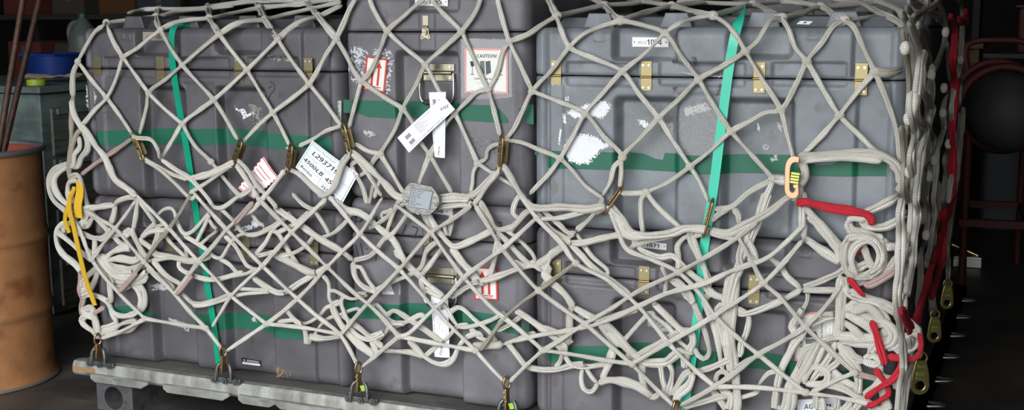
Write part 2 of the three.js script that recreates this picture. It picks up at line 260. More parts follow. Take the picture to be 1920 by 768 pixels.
// torn paper or dried glue: small cells inside an outline whose edge is frayed and which has holes (hole: 0 solid .. 1 mostly gone)
function torn(c, outline, mat = M.residue, ragged = 3, label = 'torn remains of a white paper sticker', z = 0.0022, hole = 0.25) {
  const P = pts2(outline), xs = P.map((q) => q[0]), ys = P.map((q) => q[1]), x0 = Math.min(...xs) - ragged, x1 = Math.max(...xs) + ragged, y0 = Math.min(...ys) - ragged, y1 = Math.max(...ys) + ragged, st = Math.max(0.8, Math.sqrt((x1 - x0) * (y1 - y0) / 5200));
  const inside = (x, y) => { let k = false; for (let i = 0, j = P.length - 1; i < P.length; j = i++) { const [ax, ay] = P[i], [bx, by] = P[j]; if ((ay > y) !== (by > y) && x < (bx - ax) * (y - ay) / (by - ay) + ax) k = !k; } return k; };
  const sd = x0 * 0.37, nx = Math.ceil((x1 - x0) / st), ny = Math.ceil((y1 - y0) / st), pos = [], uv = [], idx = [], id = new Map();
  const vert = (i, j) => { const k = j * (nx + 1) + i; if (!id.has(k)) { const jx = st * 0.4 * perlin.noise(i * 0.9 + sd, j * 0.9, 2.5), jy = st * 0.4 * perlin.noise(i * 0.9, j * 0.9 + sd, 7.5), w = onZ(x0 + i * st + jx, y0 + j * st + jy); id.set(k, pos.length / 3); pos.push(w.x, w.y, surfZ(c, w.x, w.y) + z); uv.push(w.x, w.y); } return id.get(k); };
  for (let j = 0; j < ny; j++) for (let i = 0; i < nx; i++) {
    const x = x0 + (i + 0.5) * st, y = y0 + (j + 0.5) * st, wx = x + ragged * 2.4 * fbm(x * 0.3 + sd, y * 0.3, 1.1, 3), wy = y + ragged * 2.4 * fbm(x * 0.3, y * 0.3 + sd, 4.7, 3);
    if (!inside(wx, wy) || fbm(x * 0.24 + sd, y * 0.24, 9.3, 4) < hole * 0.9 - 0.42) continue;
    const A = vert(i, j), B = vert(i + 1, j), C = vert(i, j + 1), D = vert(i + 1, j + 1); idx.push(A, C, B, B, C, D);
  }
  const g = new THREE.BufferGeometry(); g.setAttribute('position', new THREE.Float32BufferAttribute(pos, 3)); g.setAttribute('uv', new THREE.Float32BufferAttribute(uv, 2)); g.setIndex(idx); g.computeVertexNormals();
  if (!idx.length) return null;
  const m = wpart('sticker_residue', g, mat, c); m.userData.label = label; return m;
}
function label(c, name, corners, mat, text, z = 0.003) { const g = sheetGeo(pts2(corners).map((p) => { const q = onZ(...p); return onZ(p[0], p[1], surfZ(c, q.x, q.y) + z); }), 0.0012); const m = wpart(name, g, mat, c); m.userData.label = text; return m; }
function scribble(c, lines, w = 0.004) {                                 // marker pen strokes lying on the plastic
  const gs = lines.map((s) => { const p = pts2(s).map((q) => { const v = onZ(...q); v.z = surfZ(c, v.x, v.y) + 0.0006; return v; }); return ribbon(p, w, 0.0008); });
  const m = wpart('marker_writing', merge(gs), M.ink, c); m.userData.label = 'black marker pen writing'; return m;
}
// a flat band along points, wide across the line of travel, facing n
function ribbon(P, w, t, n = V(0, 0, 1), smooth = true) {
  const cv = new THREE.CatmullRomCurve3(P, false, 'centripetal'), N = smooth ? Math.max(4, P.length * 6) : P.length - 1, pos = [], idx = [], uv = []; let s = 0, last;
  for (let i = 0; i <= N; i++) { const p = smooth ? cv.getPoint(i / N) : P[i], tg = smooth ? cv.getTangent(i / N) : V().subVectors(P[Math.min(N, i + 1)], P[Math.max(0, i - 1)]).normalize(); if (last) s += p.distanceTo(last); last = p.clone();
    const b = V().crossVectors(tg, n).normalize().multiplyScalar(w / 2), m = V().crossVectors(b, tg).normalize().multiplyScalar(t / 2); if (m.dot(n) < 0) m.negate();
    for (const [a, c] of [[-1, 1], [1, 1], [1, -1], [-1, -1]]) { const q = p.clone().addScaledVector(b, a).addScaledVector(m, c); pos.push(q.x, q.y, q.z); uv.push(s * 20, (a + 1) / 2); } }
  for (let i = 0; i < N; i++) for (let k = 0; k < 4; k++) { const a = i * 4 + k, b = i * 4 + (k + 1) % 4; idx.push(a, a + 4, b, b, a + 4, b + 4); }
  idx.push(0, 1, 2, 0, 2, 3, N * 4, N * 4 + 2, N * 4 + 1, N * 4, N * 4 + 3, N * 4 + 2);
  const g = new THREE.BufferGeometry(); g.setAttribute('position', new THREE.Float32BufferAttribute(pos, 3)); g.setAttribute('uv', new THREE.Float32BufferAttribute(uv, 2)); g.setIndex(idx); const q = g.toNonIndexed(); q.computeVertexNormals(); return q;
}
// --- tape
tape(caseA1, '165,247 200,245 300,242 412,242 470,246 520,251 560,254 598,256 628,262', '165,272 250,273 412,272 470,276 530,280 575,281 605,290 630,284');
tape(caseB1, '641,187 690,188 752,190 800,192 858,195 920,197 940,206 955,226', '643,212 672,212 690,219 740,222 858,225 920,229 955,230');
tape(caseB1, '974,202 985,198 998,196', '974,220 985,231 998,234');
tape(caseC1, '1000,284 1040,282 1120,284 1160,286 1200,290 1222,300 1236,302 1238,289 1290,291 1340,292 1400,291 1480,293 1520,299 1530,310 1560,308 1580,298 1672,303', '1000,290 1018,300 1022,315 1060,316 1130,318 1200,321 1300,327 1400,327 1500,329 1600,331 1672,331');
tape(caseA0, '190,576 240,573 285,585', '190,588 240,586 285,592'); tape(caseA0, '352,588 430,589 460,590 500,597 520,610 566,616', '352,606 400,618 470,622 520,633 566,636');
tape(caseB0, '645,566 700,569 780,572 860,578 920,587 990,605', '645,596 700,597 780,603 860,610 920,618 990,628');
tape(caseC0, '1006,650 1060,648 1140,648 1200,647 1280,652 1350,660 1420,664 1500,678 1560,690 1660,708', '1010,676 1030,679 1140,678 1200,680 1280,686 1350,692 1420,697 1500,712 1560,722 1660,735');
// --- stickers and labels
torn(caseC1, '1072,203 1092,198 1100,196 1118,193 1125,188 1137,190 1145,200 1138,213 1128,222 1108,218 1080,222 1063,212', M.residue, 4, undefined, undefined, 0.08);
torn(caseC1, '1060,270 1078,252 1098,250 1122,258 1128,265 1146,272 1128,278 1122,287 1105,305 1085,308 1068,302 1062,290', M.residue, 5, undefined, undefined, 0.05);
torn(caseC1, '1282,203 1300,198 1322,193 1335,206 1318,210 1300,214 1286,218', M.residueGrey, 3, 'pale scuffed remains of a sticker');
torn(caseC1, '1188,226 1206,230 1220,240 1208,246 1192,234', M.residue, 3); torn(caseC1, '1242,236 1255,228 1256,256 1242,256', M.residueGrey, 2);
torn(caseC1, '1056,212 1061,212 1062,232 1057,230', M.residue, 1); torn(caseC1, '1051,242 1055,241 1051,272 1049,270', M.residue, 1); torn(caseC1, '1438,298 1452,292 1453,304 1440,305', M.residueGrey, 2); torn(caseC1, '1415,230 1420,240 1419,248 1414,244', M.residue, 1); torn(caseC1, '1453,230 1462,238 1460,250 1454,242', M.residueGrey, 1); torn(caseC1, '1426,272 1438,276 1434,284 1424,280', M.residueGrey, 2);
torn(caseC1, '1060,182 1067,180 1066,190 1060,188', M.residue, 1); torn(caseC1, '1275,135 1300,138 1330,141 1355,142 1352,145 1300,143', M.residueGrey, 1, 'pale scuff along the lid edge');
torn(caseB1, '650,90 676,88 692,98 688,120 682,140 686,154 668,154 655,152 650,125', M.residuePale, 4, undefined, undefined, 0.5); torn(caseB1, '698,90 724,92 738,100 737,128 730,150 734,172 720,176 716,150 722,118 704,106', M.residuePale, 4, undefined, undefined, 0.5);
torn(caseB1, '680,244 700,247 706,252 695,256 686,254', M.residueGrey, 2);
torn(caseA1, '428,198 434,207 445,205 452,216 462,211 466,214 450,222 444,226 440,212 430,208', M.residue, 1.5); torn(caseA1, '158,160 162,166 165,190 162,208 158,198', M.residueGrey, 1.5); torn(caseA1, '172,165 178,168 184,180 180,198 174,188', M.residueGrey, 1.5);
torn(caseA0, '303,600 322,605 344,612 342,627 330,618 308,612', M.residueGrey, 2); torn(caseA0, '460,600 466,598 470,608 462,606', M.residueGrey, 1); torn(caseA0, '430,420 445,428 460,424 466,408 472,412 474,420 482,422 468,430 456,434 436,432', M.residue, 1.5); torn(caseA0, '282,535 300,532 308,542 296,548 284,546', M.residueGrey, 2);
torn(caseC0, '1205,594 1215,588 1228,598 1238,606 1250,612 1252,624 1236,628 1222,620 1208,616', M.residueGrey, 3);
torn(caseC0, '1082,580 1094,584 1096,600 1086,596', M.residueGrey, 2);
const scuff = std(0.27, 0.268, 0.25, 0.75, 0, { side: THREE.DoubleSide }), smear = std(0.085, 0.075, 0.065, 0.75, 0, { side: THREE.DoubleSide }), glue = std(0.235, 0.235, 0.205, 0.7, 0, { side: THREE.DoubleSide });
torn(caseC1, '1274,204 1344,206 1346,286 1276,284', scuff, 3, 'mottled grey glue where a label was', 0.0012, 0.45); torn(caseC1, '1162,196 1268,198 1266,284 1170,282', glue, 4, 'yellowish dried glue film', 0.001, 0.62); torn(caseC1, '1408,196 1478,196 1470,286 1400,282', glue, 4, 'yellowish dried glue film', 0.001, 0.68);
torn(caseC1, '1298,106 1306,106 1308,124 1300,124', smear, 1.5, 'brown smear'); torn(caseC1, '1258,114 1270,108 1274,112 1262,122', smear, 2, 'dark smear', 0.002, 0.4); torn(caseC1, '1344,158 1352,158 1350,178 1342,178', smear, 2, 'brown smear', 0.002, 0.5); torn(caseC1, '1262,158 1272,158 1270,178 1262,178', smear, 2, 'brown smear', 0.002, 0.55); torn(caseC1, '1412,66 1440,78 1470,74 1462,90 1420,84', smear, 3, 'dark smear', 0.002, 0.85); torn(caseC1, '1272,366 1350,372 1345,440 1275,432', smear, 4, 'brown grime', 0.0012, 0.95); torn(caseC1, '1160,360 1262,362 1260,430 1160,426', smear, 4, 'brown grime', 0.0012, 1.05);
torn(caseB1, '872,262 940,258 950,320 900,340 876,310', smear, 5, 'dark worn patch', 0.0012, 0.78); torn(caseB1, '880,250 930,250 930,300 885,300', glue, 5, 'yellowish dried glue film', 0.001, 0.7); torn(caseA1, '452,196 478,200 480,232 462,236', glue, 3, 'yellowish glue film', 0.001, 0.45); torn(caseA1, '196,206 214,208 212,226 200,224', smear, 3, 'black scrape', 0.0016, 0.5); torn(caseA1, '186,145 210,150 205,168 190,165', smear, 3, 'black scrape', 0.0016, 0.85);
torn(caseA1, '502,104 545,108 545,116 505,112', scuff, 2, 'pale rub mark', 0.0012, 0.5); torn(caseA0, '518,688 545,696 545,711 518,706', M.rust, 3, 'rust-brown stain', 0.0012, 0.6); torn(caseA0, '235,560 260,575 262,600 238,598', glue, 3, 'yellowish stain', 0.001, 0.6);
const hazard = (g, w, h, b) => { g.fillStyle = '#c4463f'; g.fillRect(0, 0, w, h); g.fillStyle = '#e8e6e0'; for (let i = 0; i < w + h; i += 22) { g.beginPath(); g.moveTo(i, 0); g.lineTo(i + 9, 0); g.lineTo(i + 9 - h, h); g.lineTo(i - h, h); g.fill(); } g.fillStyle = '#dcdcd4'; g.fillRect(b, b, w - 2 * b, h - 2 * b); };
const drawCaution = (g, w, h) => {
  hazard(g, w, h, 20); g.fillStyle = '#24262a'; g.textAlign = 'center'; g.font = 'bold 44px sans-serif'; g.fillText('CAUTION!', w / 2 + 10, 92);
  g.strokeStyle = '#24262a'; g.lineWidth = 6; g.beginPath(); g.moveTo(58, 130); g.lineTo(104, 130); g.lineTo(100, 170); g.quadraticCurveTo(82, 205, 64, 170); g.closePath(); g.fill(); g.beginPath(); g.moveTo(82, 190); g.lineTo(82, 262); g.moveTo(62, 262); g.lineTo(102, 262); g.stroke();
  g.fillStyle = '#6b706e'; g.beginPath(); g.moveTo(160, 128); g.lineTo(208, 122); g.lineTo(214, 250); g.lineTo(176, 262); g.fill(); g.fillStyle = '#4b504f'; g.beginPath(); g.moveTo(218, 130); g.lineTo(268, 122); g.lineTo(276, 240); g.lineTo(224, 266); g.fill();
  g.fillStyle = '#24262a'; g.beginPath(); g.moveTo(352, 130); g.quadraticCurveTo(390, 170, 378, 230); g.quadraticCurveTo(352, 250, 330, 228); g.quadraticCurveTo(328, 180, 352, 130); g.fill(); g.fillRect(322, 258, 72, 6);
  g.font = 'bold 26px sans-serif'; g.fillText('Lithium Ion Battery', w / 2, 312); g.font = '13px sans-serif'; g.fillStyle = '#666'; for (const [i, s] of ['do not load or transport package', 'if damaged', 'for more information call'].entries()) g.fillText(s, w / 2, 350 + 22 * i); g.fillRect(60, 420, 320, 2);
};
const matCaution = canvasMat(448, 448, drawCaution);
label(caseB1, 'caution_label', '871,90 952,91 953,176 871,174', matCaution, 'square caution label with red and white striped border', 0.0045);
torn(caseB1, '866,72 960,74 962,182 930,186 866,184', std(0.25, 0.245, 0.25, 0.22, 0, { side: THREE.DoubleSide }), 1.2, 'clear packing tape around the caution label', 0.0018, 0);
const drawUp = (g, w, h) => { g.fillStyle = '#c0342c'; g.fillRect(0, 0, w, h); g.fillStyle = '#dedad2'; g.fillRect(20, 18, w - 40, h - 36); g.fillStyle = '#b8302a'; for (const x of [0.36, 0.64]) { g.fillRect(w * x - 13, 100, 26, 230); g.beginPath(); g.moveTo(w * x - 34, 120); g.lineTo(w * x, 50); g.lineTo(w * x + 34, 120); g.fill(); } g.fillRect(50, 342, w - 100, 10); g.font = 'bold 20px sans-serif'; g.textAlign = 'center'; g.fillText('THIS WAY UP', w / 2, 378); };
const matUp = canvasMat(256, 400, drawUp);
label(caseB1, 'arrow_label', '687,105 727,111 721,174 681,168', matUp, 'red and white label with two upward arrows', 0.005);
label(caseB0, 'arrow_label', '888,499 932,503 934,563 889,561', matUp, 'red and white label with two upward arrows', 0.005);
const plateMat = (pre, big) => canvasMat(512, 128, (g, w, h) => { g.fillStyle = '#e9e9e6'; g.fillRect(0, 0, w, h); g.strokeStyle = '#777'; g.lineWidth = 4; g.strokeRect(4, 4, w - 8, h - 8); g.fillStyle = '#161616'; g.font = '52px sans-serif'; g.textAlign = 'right'; g.fillText(pre, 206, 88); g.font = 'bold 96px sans-serif'; g.textAlign = 'left'; g.fillText(big, 206, 98); for (const x of [34, w - 34]) { g.beginPath(); g.arc(x, 64, 9, 0, 7); g.fill(); } }, 0.4);
label(caseC1, 'number_plate', '1185,69 1254,70 1254,89 1185,88', plateMat('AG12', '1074'), 'white number plate reading 1074', 0.004);
label(caseB1, 'number_plate', '778,-6 840,-5 840,12 778,11', plateMat('AG12', '1085'), 'white number plate reading 1085', 0.004);
label(caseB0, 'number_plate', '780,381 843,390 843,404 780,396', plateMat('AG12', '1058'), 'white number plate reading 1058', 0.004);
label(caseC0, 'number_plate', '1184,449 1250,456 1250,469 1184,462', plateMat('AG12', '1071'), 'white number plate reading 1071', 0.004);
label(caseA1, 'number_plate', '268,60 317,60 317,76 268,76', canvasMat(512, 128, (g, w, h) => { g.fillStyle = '#8f897c'; g.fillRect(0, 0, w, h); g.fillStyle = '#161616'; g.font = 'bold 96px sans-serif'; g.textAlign = 'left'; g.fillText('1075', 230, 98); g.font = '52px sans-serif'; g.fillText('AG12', 60, 90); }), 'dull number plate half hidden by a net cord', 0.004);
label(caseC0, 'caution_label', '1488,588 1566,582 1566,680 1490,676', (() => { const c = document.createElement('canvas'); return canvasMat(448, 448, (g, w, h) => { g.translate(0, h); g.rotate(-Math.PI / 2); drawCaution(g, w, h); }); })(), 'caution label stuck on sideways with striped border', 0.0045);
label(caseC0, 'white_label', '1494,749 1570,745 1570,800 1496,800', canvasMat(384, 256, (g, w, h) => { g.fillStyle = '#dcdde2'; g.fillRect(0, 0, w, h); g.fillStyle = '#222'; g.font = 'bold 62px sans-serif'; g.fillText('AG', 70, 90); g.fillText('071', 230, 96); g.font = '44px sans-serif'; g.fillText('1264', 60, 150); g.font = '20px sans-serif'; g.fillText('ICAO', 150, 30); }), 'white paper label with black lettering');
label(caseA1, 'white_label', '622,192 640,188 640,228 624,228', canvasMat(128, 256, (g, w, h) => { g.fillStyle = '#a9b0a9'; g.fillRect(0, 0, w, h); g.fillStyle = '#222'; g.font = 'bold 40px sans-serif'; g.fillText('AG', 40, 110); g.fillText('147', 36, 170); g.fillText('PC', 60, 220); g.fillText('RT', 60, 50); }), 'small pale label on the case edge');
label(caseB0, 'white_label', '716,535 750,533 750,552 716,551', canvasMat(192, 96, (g, w, h) => { g.fillStyle = '#cfcfcb'; g.fillRect(0, 0, w, h); g.fillStyle = '#222'; g.font = 'bold 22px sans-serif'; g.fillText('AG AC', 80, 62); }), 'small white sticker');
label(caseA0, 'maker_badge', '453,670 489,676 489,687 453,683', canvasMat(256, 96, (g, w, h) => { g.fillStyle = '#161616'; g.fillRect(0, 0, w, h); g.fillStyle = '#c9c9c9'; g.fillRect(10, 52, w - 20, 34); g.font = 'bold 34px sans-serif'; g.fillText('H', 24, 40); g.fillStyle = '#8a8a8a'; g.fillRect(70, 14, 160, 26); }), 'small black and silver maker badge');
label(caseC1, 'white_label', '1493,45,0 1501,39,0 1524,40,0 1517,46,0', canvasMat(192, 96, (g, w, h) => { g.fillStyle = '#cfcfcf'; g.fillRect(0, 0, w, h); g.fillStyle = '#222'; g.fillRect(60, 40, 90, 20); }), 'small white sticker on the lid', 0.006);
scribble(caseB0, ['660,408 668,405 664,411 669,415 660,418', '673,406 680,409 673,416 680,412 674,405', '706,405 707,414 715,414', '714,403 717,420', '722,402 723,412 730,412', '729,400 733,420', '735,424 732,429', '762,421 755,438', '772,424 783,428 776,446', '666,458 673,482', '676,456 682,481', '658,470 690,466', '661,478 692,475', '706,466 705,488', '932,417 940,418 938,426', '948,430 958,427 975,432']);
scribble(caseA1, ['506,152 514,158 515,168 508,176 504,186', '503,165 510,162'], 0.003);

// ---------------------------------------------------------------- aluminium pallet
{
  const p = thing('cargo_pallet', 'scuffed aluminium aircraft cargo pallet carrying the stacked cases', 'pallet', V(0, 0.12, 0));
  const xl = -1.545, xr = 1.53, zf = 0.075, zb = -2.62;
  mesh('deck', box(xr - xl - 0.06, 0.05, zf - zb - 0.06, (xl + xr) / 2, 0.0405, (zf + zb) / 2), M.aluDark, p);
  // front rail: sloping upper flange and a lower lip, swept along x
  const prof = (s) => new THREE.Shape(s.map((q) => new THREE.Vector2(...q)));
  const sweep = (shape, len) => new THREE.ExtrudeGeometry(shape, { depth: len, bevelEnabled: true, bevelSize: 0.0015, bevelThickness: 0.0015, bevelSegments: 1 });
  const railS = prof([[0, 0.060], [-0.03, 0.0635], [-0.05, 0.062], [-0.058, 0.050], [-0.060, 0.022], [-0.052, 0.012], [0, 0.010]]);
  const rail = sweep(railS, xr - xl).rotateY(Math.PI / 2).translate(xl, 0, 0.02); mesh('front_rail', rail, M.alu, p);
  mesh('side_rail', sweep(railS, zf - zb - 0.03).scale(-1, 1, 1).translate(xr - 0.045, 0, zb), M.aluDark, p);
  for (const [a, b] of [[175, 280], [310, 432], [450, 520], [520, 640], [660, 800], [815, 960], [980, 1100]]) {    // stepped lower lips along the edge
    const x0 = onZ(a, 700, 0.08).x, x1 = onZ(b, 700, 0.08).x;
    const s = prof([[x0 + 0.018, 0], [x1 - 0.03, 0], [x1, 0.018], [x1, 0.026], [x0, 0.026], [x0, 0.012]]);
    mesh('edge_lip', new THREE.ExtrudeGeometry(s, { depth: 0.016, bevelEnabled: true, bevelSize: 0.002, bevelThickness: 0.002, bevelSegments: 1 }).translate(0, -0.002, 0.079), M.alu, p);
  }
  mesh('rust_stain_corner', rbox(0.11, 0.018, 0.006, 0.003, xl + 0.055, 0.034, 0.081), M.rust, p).userData.label = 'rust-brown corner of the rail';
}
// block with a round hole that carries the pallet
for (const [x, z, text] of [[onZ(214, 740, 0.075).x, 0.072, 'dark square block with a round hole under the left end of the pallet'], [1.2, -0.1, 'dark square support block under the right end of the pallet']]) {
  const s = new THREE.Shape([[-0.085, 0], [0.085, 0], [0.085, 0.119], [-0.085, 0.119]].map((q) => new THREE.Vector2(...q))), h = new THREE.Path(); h.absarc(-0.005, 0.052, 0.047, 0, 6.283); s.holes.push(h);
  const m = mesh('support_block', new THREE.ExtrudeGeometry(s, { depth: 0.6, bevelEnabled: true, bevelSize: 0.002, bevelThickness: 0.002, curveSegments: 30 }).translate(0, 0.002, -0.6), std(0.075, 0.075, 0.078, 0.75, 0, { map: rep(texRust, 3) })); m.position.set(x, 0, z); tag(m, text, 'block', 'blocks under the pallet');
}

// ---------------------------------------------------------------- the cargo net
const net = thing('cargo_net', 'off-white braided cargo net draped over the stacked grey cases', 'net');
const XR = 1.502;
// braided cord: oval cross-section with a groove along the middle where two cords lie side by side
const SECT = (() => { const l = []; for (const a of [0, 22, 45, 62, 74, 83, 90, 97, 106, 118, 135, 158, 180, 205, 240, 270, 300, 335, 360]) l.push(a * Math.PI / 180); return l; })();
function cordGeo(P, w, t, nrmAt) {
  const cv = new THREE.CatmullRomCurve3(P, false, 'centripetal'), len = cv.getLength(), N = Math.max(6, Math.ceil(len / 0.010)), K = SECT.length - 1, pos = [], uv = [], idx = [], fr = [];
  let bp = null;
  for (let i = 0; i <= N; i++) { const p = cv.getPointAt(i / N), tg = cv.getTangentAt(i / N), n = nrmAt(p); let b = V().crossVectors(tg, n); if (b.length() < 0.35 && bp) b.lerp(bp, 0.7); b.normalize(); if (bp && b.dot(bp) < 0) b.negate(); bp = b.clone(); const m = V().crossVectors(b, tg).normalize(); if (m.dot(n) < 0) m.negate(); fr.push([p, b, m]); }
  const vr = Math.max(5, Math.round(7 * w / 0.0155)), ox = P[0].x * 31, oy = P[0].y * 17;
  for (let i = 0; i <= N; i++) {
    const [p, b, m] = fr[i], e = Math.min(i, N - i) / N * len, cap = Math.sqrt(Math.min(1, 0.12 + e / 0.010)), s0 = i / N * len;
    const wob = (1 + 0.05 * Math.sin(i * 0.9 + ox)) * (1 + 0.42 * perlin.noise(s0 / 0.08 + ox, oy, 0.5)) * cap, roll = 0.9 * perlin.noise(s0 / 0.12 + oy, ox, 4.2);
    const bb = b.clone().multiplyScalar(Math.cos(roll)).addScaledVector(m, Math.sin(roll)), mm = m.clone().multiplyScalar(Math.cos(roll)).addScaledVector(b, -Math.sin(roll));
    for (let k = 0; k <= K; k++) { const c = Math.cos(SECT[k]), s = Math.sin(SECT[k]), g = 1 - (s > 0 ? 0.62 : 0.2) * Math.exp(-Math.pow(c / 0.17, 2)), q = p.clone().addScaledVector(bb, c * w / 2 * wob).addScaledVector(mm, s * t / 2 * g * cap); pos.push(q.x, q.y, q.z); uv.push(s0 / 0.0115, SECT[k] / 6.2832 * vr); }
  }
  for (let i = 0; i < N; i++) for (let k = 0; k < K; k++) { const a = i * (K + 1) + k, c = a + K + 1; idx.push(a, a + 1, c, a + 1, c + 1, c); }
  for (const i of [0, N]) { const c = pos.length / 3, p = fr[i][0]; pos.push(p.x, p.y, p.z); uv.push(0, 0); for (let k = 0; k < K; k++) { const a = i * (K + 1) + k; i ? idx.push(a, a + 1, c) : idx.push(a + 1, a, c); } }
  const g = new THREE.BufferGeometry(); g.setAttribute('position', new THREE.Float32BufferAttribute(pos, 3)); g.setAttribute('uv', new THREE.Float32BufferAttribute(uv, 2)); g.setIndex(idx); g.computeVertexNormals();
  return g;
}
// every cord already laid, as points [x, y, z], so that a loose end can be tucked behind the nearest one
const laid = [];
function lay(s, z) { const l = pts2(s); for (let i = 0; i < l.length - 1; i++) { const [a, b] = [l[i], l[i + 1]], n = Math.max(1, Math.round(Math.hypot(b[0] - a[0], b[1] - a[1]) / 4)); for (let k = 0; k < n; k++) laid.push([a[0] + (b[0] - a[0]) * k / n, a[1] + (b[1] - a[1]) * k / n, (a[2] ?? z), s]); } }
function tuck(s, z, reach = 34) {
  const l = pts2(s);
  for (const e of [0, l.length - 1]) { const p = l[e], q = l[e ? e - 1 : 1]; let best = null, bd = 1e9;
    for (const [x, y, zz, src] of laid) { if (src === s) continue; const dx = x - p[0], dy = y - p[1], d = Math.hypot(dx, dy); const fwd = (dx * (p[0] - q[0]) + dy * (p[1] - q[1])) / (d + 1e-6) / Math.hypot(p[0] - q[0], p[1] - q[1]); const cost = d * (fwd < 0 ? 2.2 : 1) + (d < 3 ? 0 : 2); if (d < reach && cost < bd) { bd = cost; best = [x, y, zz]; } }
    if (best) { const d = Math.hypot(best[0] - p[0], best[1] - p[1]), nz = Math.max(0.012, best[2] - 0.006); if (d < 5) l[e] = [p[0], p[1], nz]; else if (e) l.push([best[0], best[1], nz]); else l.unshift([best[0], best[1], nz]); } }
  return l.map((p) => p.join(',')).join(' ');
}
const FRONT = () => V(0, 0, 1), SIDE = () => V(0.62, 0, 0.78), TOPN = (p) => V(0, p.z < -0.02 ? 1 : 0.35, p.z < -0.02 ? 0.45 : 1).normalize();
let count = 0;
// z: how far the cord lies in front of the case fronts; a third number at a point replaces it
function cord(z, s, { w = 0.0155, t = 0.0125, mat, side = false, wav = 0.004, top = false } = {}) {
  const P = pts2(s).map(([x, y, q]) => { const v = side ? onX(x, y, XR + (q ?? z)) : onZ(x, y, q ?? (z + rr(-wav, wav))); return v; });
  const g = cordGeo(P, w, t, side ? SIDE : top ? TOPN : FRONT);
  count++;
  return mesh('net_cord', g, mat ?? ROPE[count % 3], net);
}
const knotGeo = [0, 1, 2].map((k) => { const g = new THREE.SphereGeometry(1, 12, 9); const u = g.attributes.uv; for (let i = 0; i < u.count; i++) u.setXY(i, u.getX(i) * 8, u.getY(i) * 5); return g; });
function knot(x, y, z = 0.022, r = 0.0135) { const p = onZ(x, y, z), m = mesh('knot', knotGeo[count % 3], ROPE[1], net); m.position.copy(p); m.scale.set(r * 1.15, r * 0.95, r * 0.72); m.rotation.z = rr(-0.5, 0.5); }
const U = 0.018;
// ---- upper mesh: long zigzag cords running down to the right and down to the left
const up = [
  '146,115 165,80 178,60 190,50 200,43,-0.03', '200,43,-0.03 206,62 216,84 230,106 254,140 279,174 310,205 342,232', '146,115 172,150 200,183 226,218 247,250',
  '301,56 320,90 342,122 372,155 401,187 425,225 446,262', '411,64 436,97 463,131 488,172 512,211 530,245 544,274', '521,74 548,115 580,157 612,197 640,236', '631,72 650,105 664,134 678,151 705,172 733,190 755,204 775,232 790,268 806,290 826,325 848,362',
  '230,106 222,135 215,155 200,184 178,206 155,234', '301,56 280,72 258,90 230,107', '411,64 372,96 342,122 312,148 279,174 275,200 262,252', '521,74 498,97 463,131 432,160 401,187 372,208 342,232 325,260 302,298', '631,72 610,105 597,130 580,157 548,184 512,211 480,240 456,266', '342,232 365,272 396,303 425,340 455,373',
  '692,-4 700,16 712,38 726,58 760,90 798,122 812,148 828,178 853,212 870,248 896,306', '668,-4 655,18 645,42 631,72', '797,-4 780,10 758,30 726,59 716,85 704,115 690,140 678,151', '678,151 668,188 654,240', '806,-4 830,24 865,59 876,82 888,108 905,148 915,167 922,190 938,254', '902,-4 892,22 865,59 832,90 798,122 780,160 755,204 742,240 713,288',
  '932,-4 942,35 955,77 975,120 998,171', '955,77 942,100 935,128 926,150 915,167 896,172 878,188 853,213 836,234 822,262 806,290 796,316 785,346',
  '1044,30,-0.05 1020,44,-0.02 990,64 955,78', '1044,30,-0.05 1053,58 1068,88 1115,110 1167,134 1200,178 1235,221 1265,268 1294,312 1312,340 1328,378', '1164,38,-0.03 1120,52,-0.01 1092,66 1068,88 1036,130 998,171 980,208 962,244 946,263', '1164,38,-0.03 1205,47 1247,62 1278,106 1310,149 1340,200 1371,246 1408,288 1450,335',
  '1337,29,-0.06 1300,35,-0.03 1270,46 1247,62 1210,100 1167,134 1130,175 1097,213 1076,252 1050,297 1030,325 1008,348 993,364', '1337,29,-0.06 1362,45,-0.01 1380,66 1398,96 1430,150 1464,206 1475,248 1488,298', '1466,33,-0.05 1447,38,-0.01 1432,58 1422,75 1398,96 1358,122 1310,149 1275,184 1235,221 1200,260 1167,295 1165,325 1162,354',
  '1466,33,-0.05 1480,58 1492,90 1513,115 1542,165 1574,216 1610,252 1650,290 1672,300', '1583,38,-0.04 1562,50,-0.01 1543,78 1513,115 1492,160 1464,206 1435,211 1405,228 1371,246 1335,280 1294,312 1252,342 1212,360', '1583,38,-0.04 1602,52 1620,92 1640,134 1658,175 1680,240 1687,290 1694,308', '1640,134 1608,172 1574,216 1540,255 1505,291',
  '998,171 1042,188 1097,213 1132,255 1167,295 1152,312 1144,342 1130,366', '946,263 975,266 1010,280 1050,297 1072,318 1100,350 1132,372', '1212,360 1186,362 1164,362', '1212,360 1228,382 1250,404 1278,428', '1212,360 1203,372 1202,402 1206,440',
  '896,306 888,322 886,345 882,362', '896,306 926,326 970,354 988,372', '896,306 912,296 914,282 926,272 940,270', '713,288 690,283 665,268', '713,288 734,322 758,364', '713,288 704,296 690,318 672,332', '640,236 610,246 585,262 560,274', '550,276 536,278',
  '1450,335 1405,360 1370,388 1338,392', '1450,335 1440,360 1428,380', '1370,388 1350,400 1332,415', '1374,390 1384,402 1386,420',
];
for (const s of up) lay(s, U);
for (const s of up) cord(U, s, { wav: 0.002 });
for (const [x, y] of pts2('146,115 230,106 279,174 200,183 301,56 342,122 411,64 463,131 401,187 521,74 580,157 512,211 342,232 631,72 678,151 726,58 755,204 798,122 865,59 915,167 853,213 806,290 955,77 998,171 1068,88 1097,213 1167,134 1247,62 1310,149 1235,221 1294,312 1167,295 1050,297 1371,246 1398,96 1464,206 1513,115 1574,216 1640,134 713,288 896,306 1212,360 1450,335 396,303')) knot(x, y, U);
